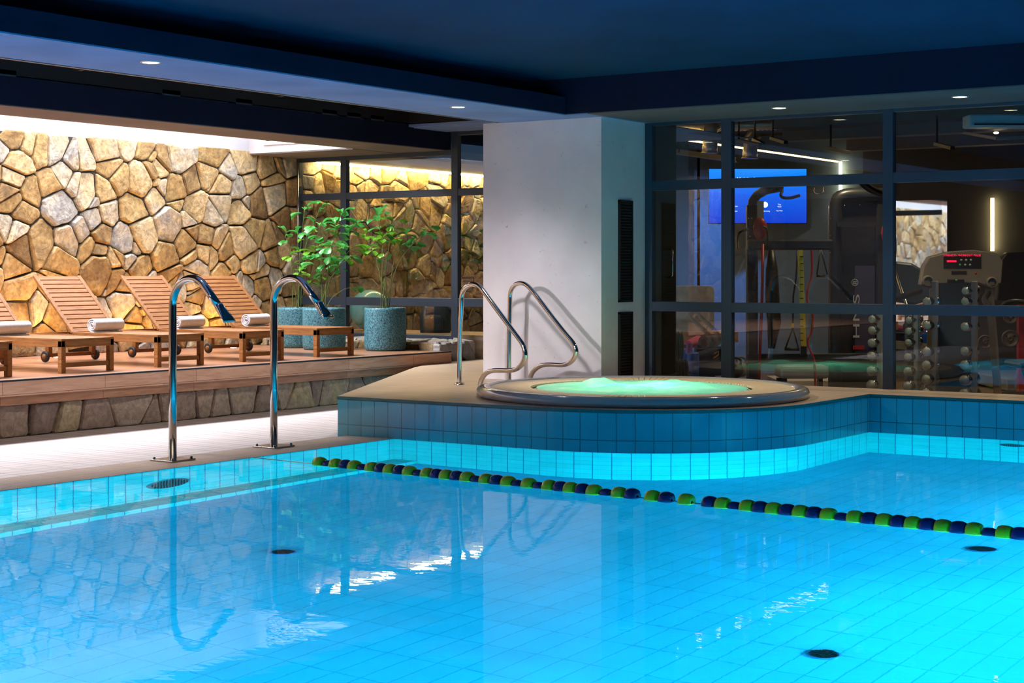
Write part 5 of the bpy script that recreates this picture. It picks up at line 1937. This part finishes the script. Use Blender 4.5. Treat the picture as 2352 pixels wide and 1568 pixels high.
MB().tube([p + Vector((-0.03, -0.155, -0.05)), p + Vector((0.03, -0.155, -0.01)), p + Vector((0.035, -0.155, 0.04)), p + Vector((-0.02, -0.155, 0.01))], 0.008, 6).build('yellow_mark', myel, t)


def rolled(name, u0, v0, u1, v1, F, r, mat, label):
    tp, qp = gthing(name, u0, F, label, 'rolled mat')
    a, b = qp(u0, v0), qp(u1, v1, F + 0.35)
    MB().tube([a, a.lerp(b, 0.5), b], r, 20).build('mat_roll', mat, tp)
    d = (a - b).normalized()
    MB().tube([a + d * 0.002, a + d * 0.004], r * 0.5, 14).build('roll_core', M['black'], tp)
    return tp


rolled('rolled_mat', 1616, 785, 1645, 782, 21.0, 0.075, plain('charcoal_mat', (0.06, 0.06, 0.075), 0.6), 'charcoal rolled mat lying on top of the navy bin')
rolled('rolled_mat', 1580, 793, 1604, 780, 21.2, 0.06, plain('pink_mat', (0.85, 0.10, 0.28), 0.5), 'bright pink rolled mat left of the charcoal roll')
tp, qp = gthing('purple_cloth', 1583, 20.7, 'lilac cloth draped over the edge between the blue rollers', 'cloth')
mb = MB()
for k in range(4):
    x0 = qp(1575 + k * 4, 790).x
    x1 = qp(1575 + (k + 1) * 4, 790).x
    y0, y1 = (0.0, 0.02) if k % 2 else (0.02, 0.0)
    z0, z1 = qp(0, 812).z, qp(0, 789).z
    mb.add([(x0, y0, z0), (x1, y1, z0), (x1, y1, z1), (x0, y0, z1), (x0, y0 + 0.01, z0), (x1, y1 + 0.01, z0), (x1, y1 + 0.01, z1), (x0, y0 + 0.01, z1)], [(0, 1, 2, 3), (7, 6, 5, 4), (0, 4, 5, 1), (3, 2, 6, 7)])
mb.build('cloth_folds', plain('lilac_fabric', (0.40, 0.18, 0.60), 0.8), tp)
for k, (u, v, r, lb) in enumerate(((1551, 795, 0.17, 'thick stack of black weight plates on edge beside the dark door, upper'), (1562, 856, 0.155, 'thick stack of bronze weight plates on edge beside the dark door, lower'))):
    tp, qp = gthing('weight_plate_stack', u, 18.8 - 0.45 * k, lb, 'weight plates')
    c0 = qp(u, v)
    for j in range(5):
        MB().lathe([(0.02, -0.012), (r * 0.9, -0.012), (r, -0.006), (r, 0.006), (r * 0.9, 0.012), (0.02, 0.012)], 30, c0 + Vector((-0.07 + j * 0.035, 0, 0)), 'X').build('weight_plate', mblack if k == 0 else plain('bronze_plate', (0.20, 0.14, 0.07), 0.35, 0.6) if 'bronze_plate' not in bpy.data.materials else bpy.data.materials['bronze_plate'], tp)
    MB().tube([c0 + Vector((-0.14, 0, 0)), c0 + Vector((0.12, 0, 0))], 0.02, 10).build('plate_peg', M['steel'], tp)
    MB().bar(c0 + Vector((-0.14, 0, 0.02)), Vector((c0.x - 0.14, 0, 0)), 0.05, 0.05).build('peg_stand', mblack, tp)
for k, (u, v, mt, lb) in enumerate(((1691, 850, mblack, 'black kettlebell on the gym floor left of the cable machine'), (1702, 848, mgrey, 'grey kettlebell on the gym floor right beside the black one'))):
    tp, qp = gthing('kettlebell', u, 20.3 + 0.3 * k, lb, 'kettlebell')
    c0 = qp(u, v)
    tp.location.z = c0.z - 0.10
    MB().ball((0, 0, 0.10), 0.095, seg=18, rings=12).build('bell', mt, tp)
    MB().tube(smooth_path([(-0.05, 0, 0.17), (-0.06, 0, 0.23), (0, 0, 0.26), (0.06, 0, 0.23), (0.05, 0, 0.17)], 2), 0.016, 10).build('handle', mt, tp)
p = onF(1696, 848, 20.4)
kb = MB().box((-0.25, -0.35, 0), (0.25, 0.35, max(0.02, p.z - 0.10))).build('storage_step', plain('grey_step_box', (0.2, 0.2, 0.22), 0.5), loc=(p.x, p.y, 0))
kb.rotation_euler = (0, 0, YAW)
tag(kb, 'low grey step box under the two kettlebells', 'step')
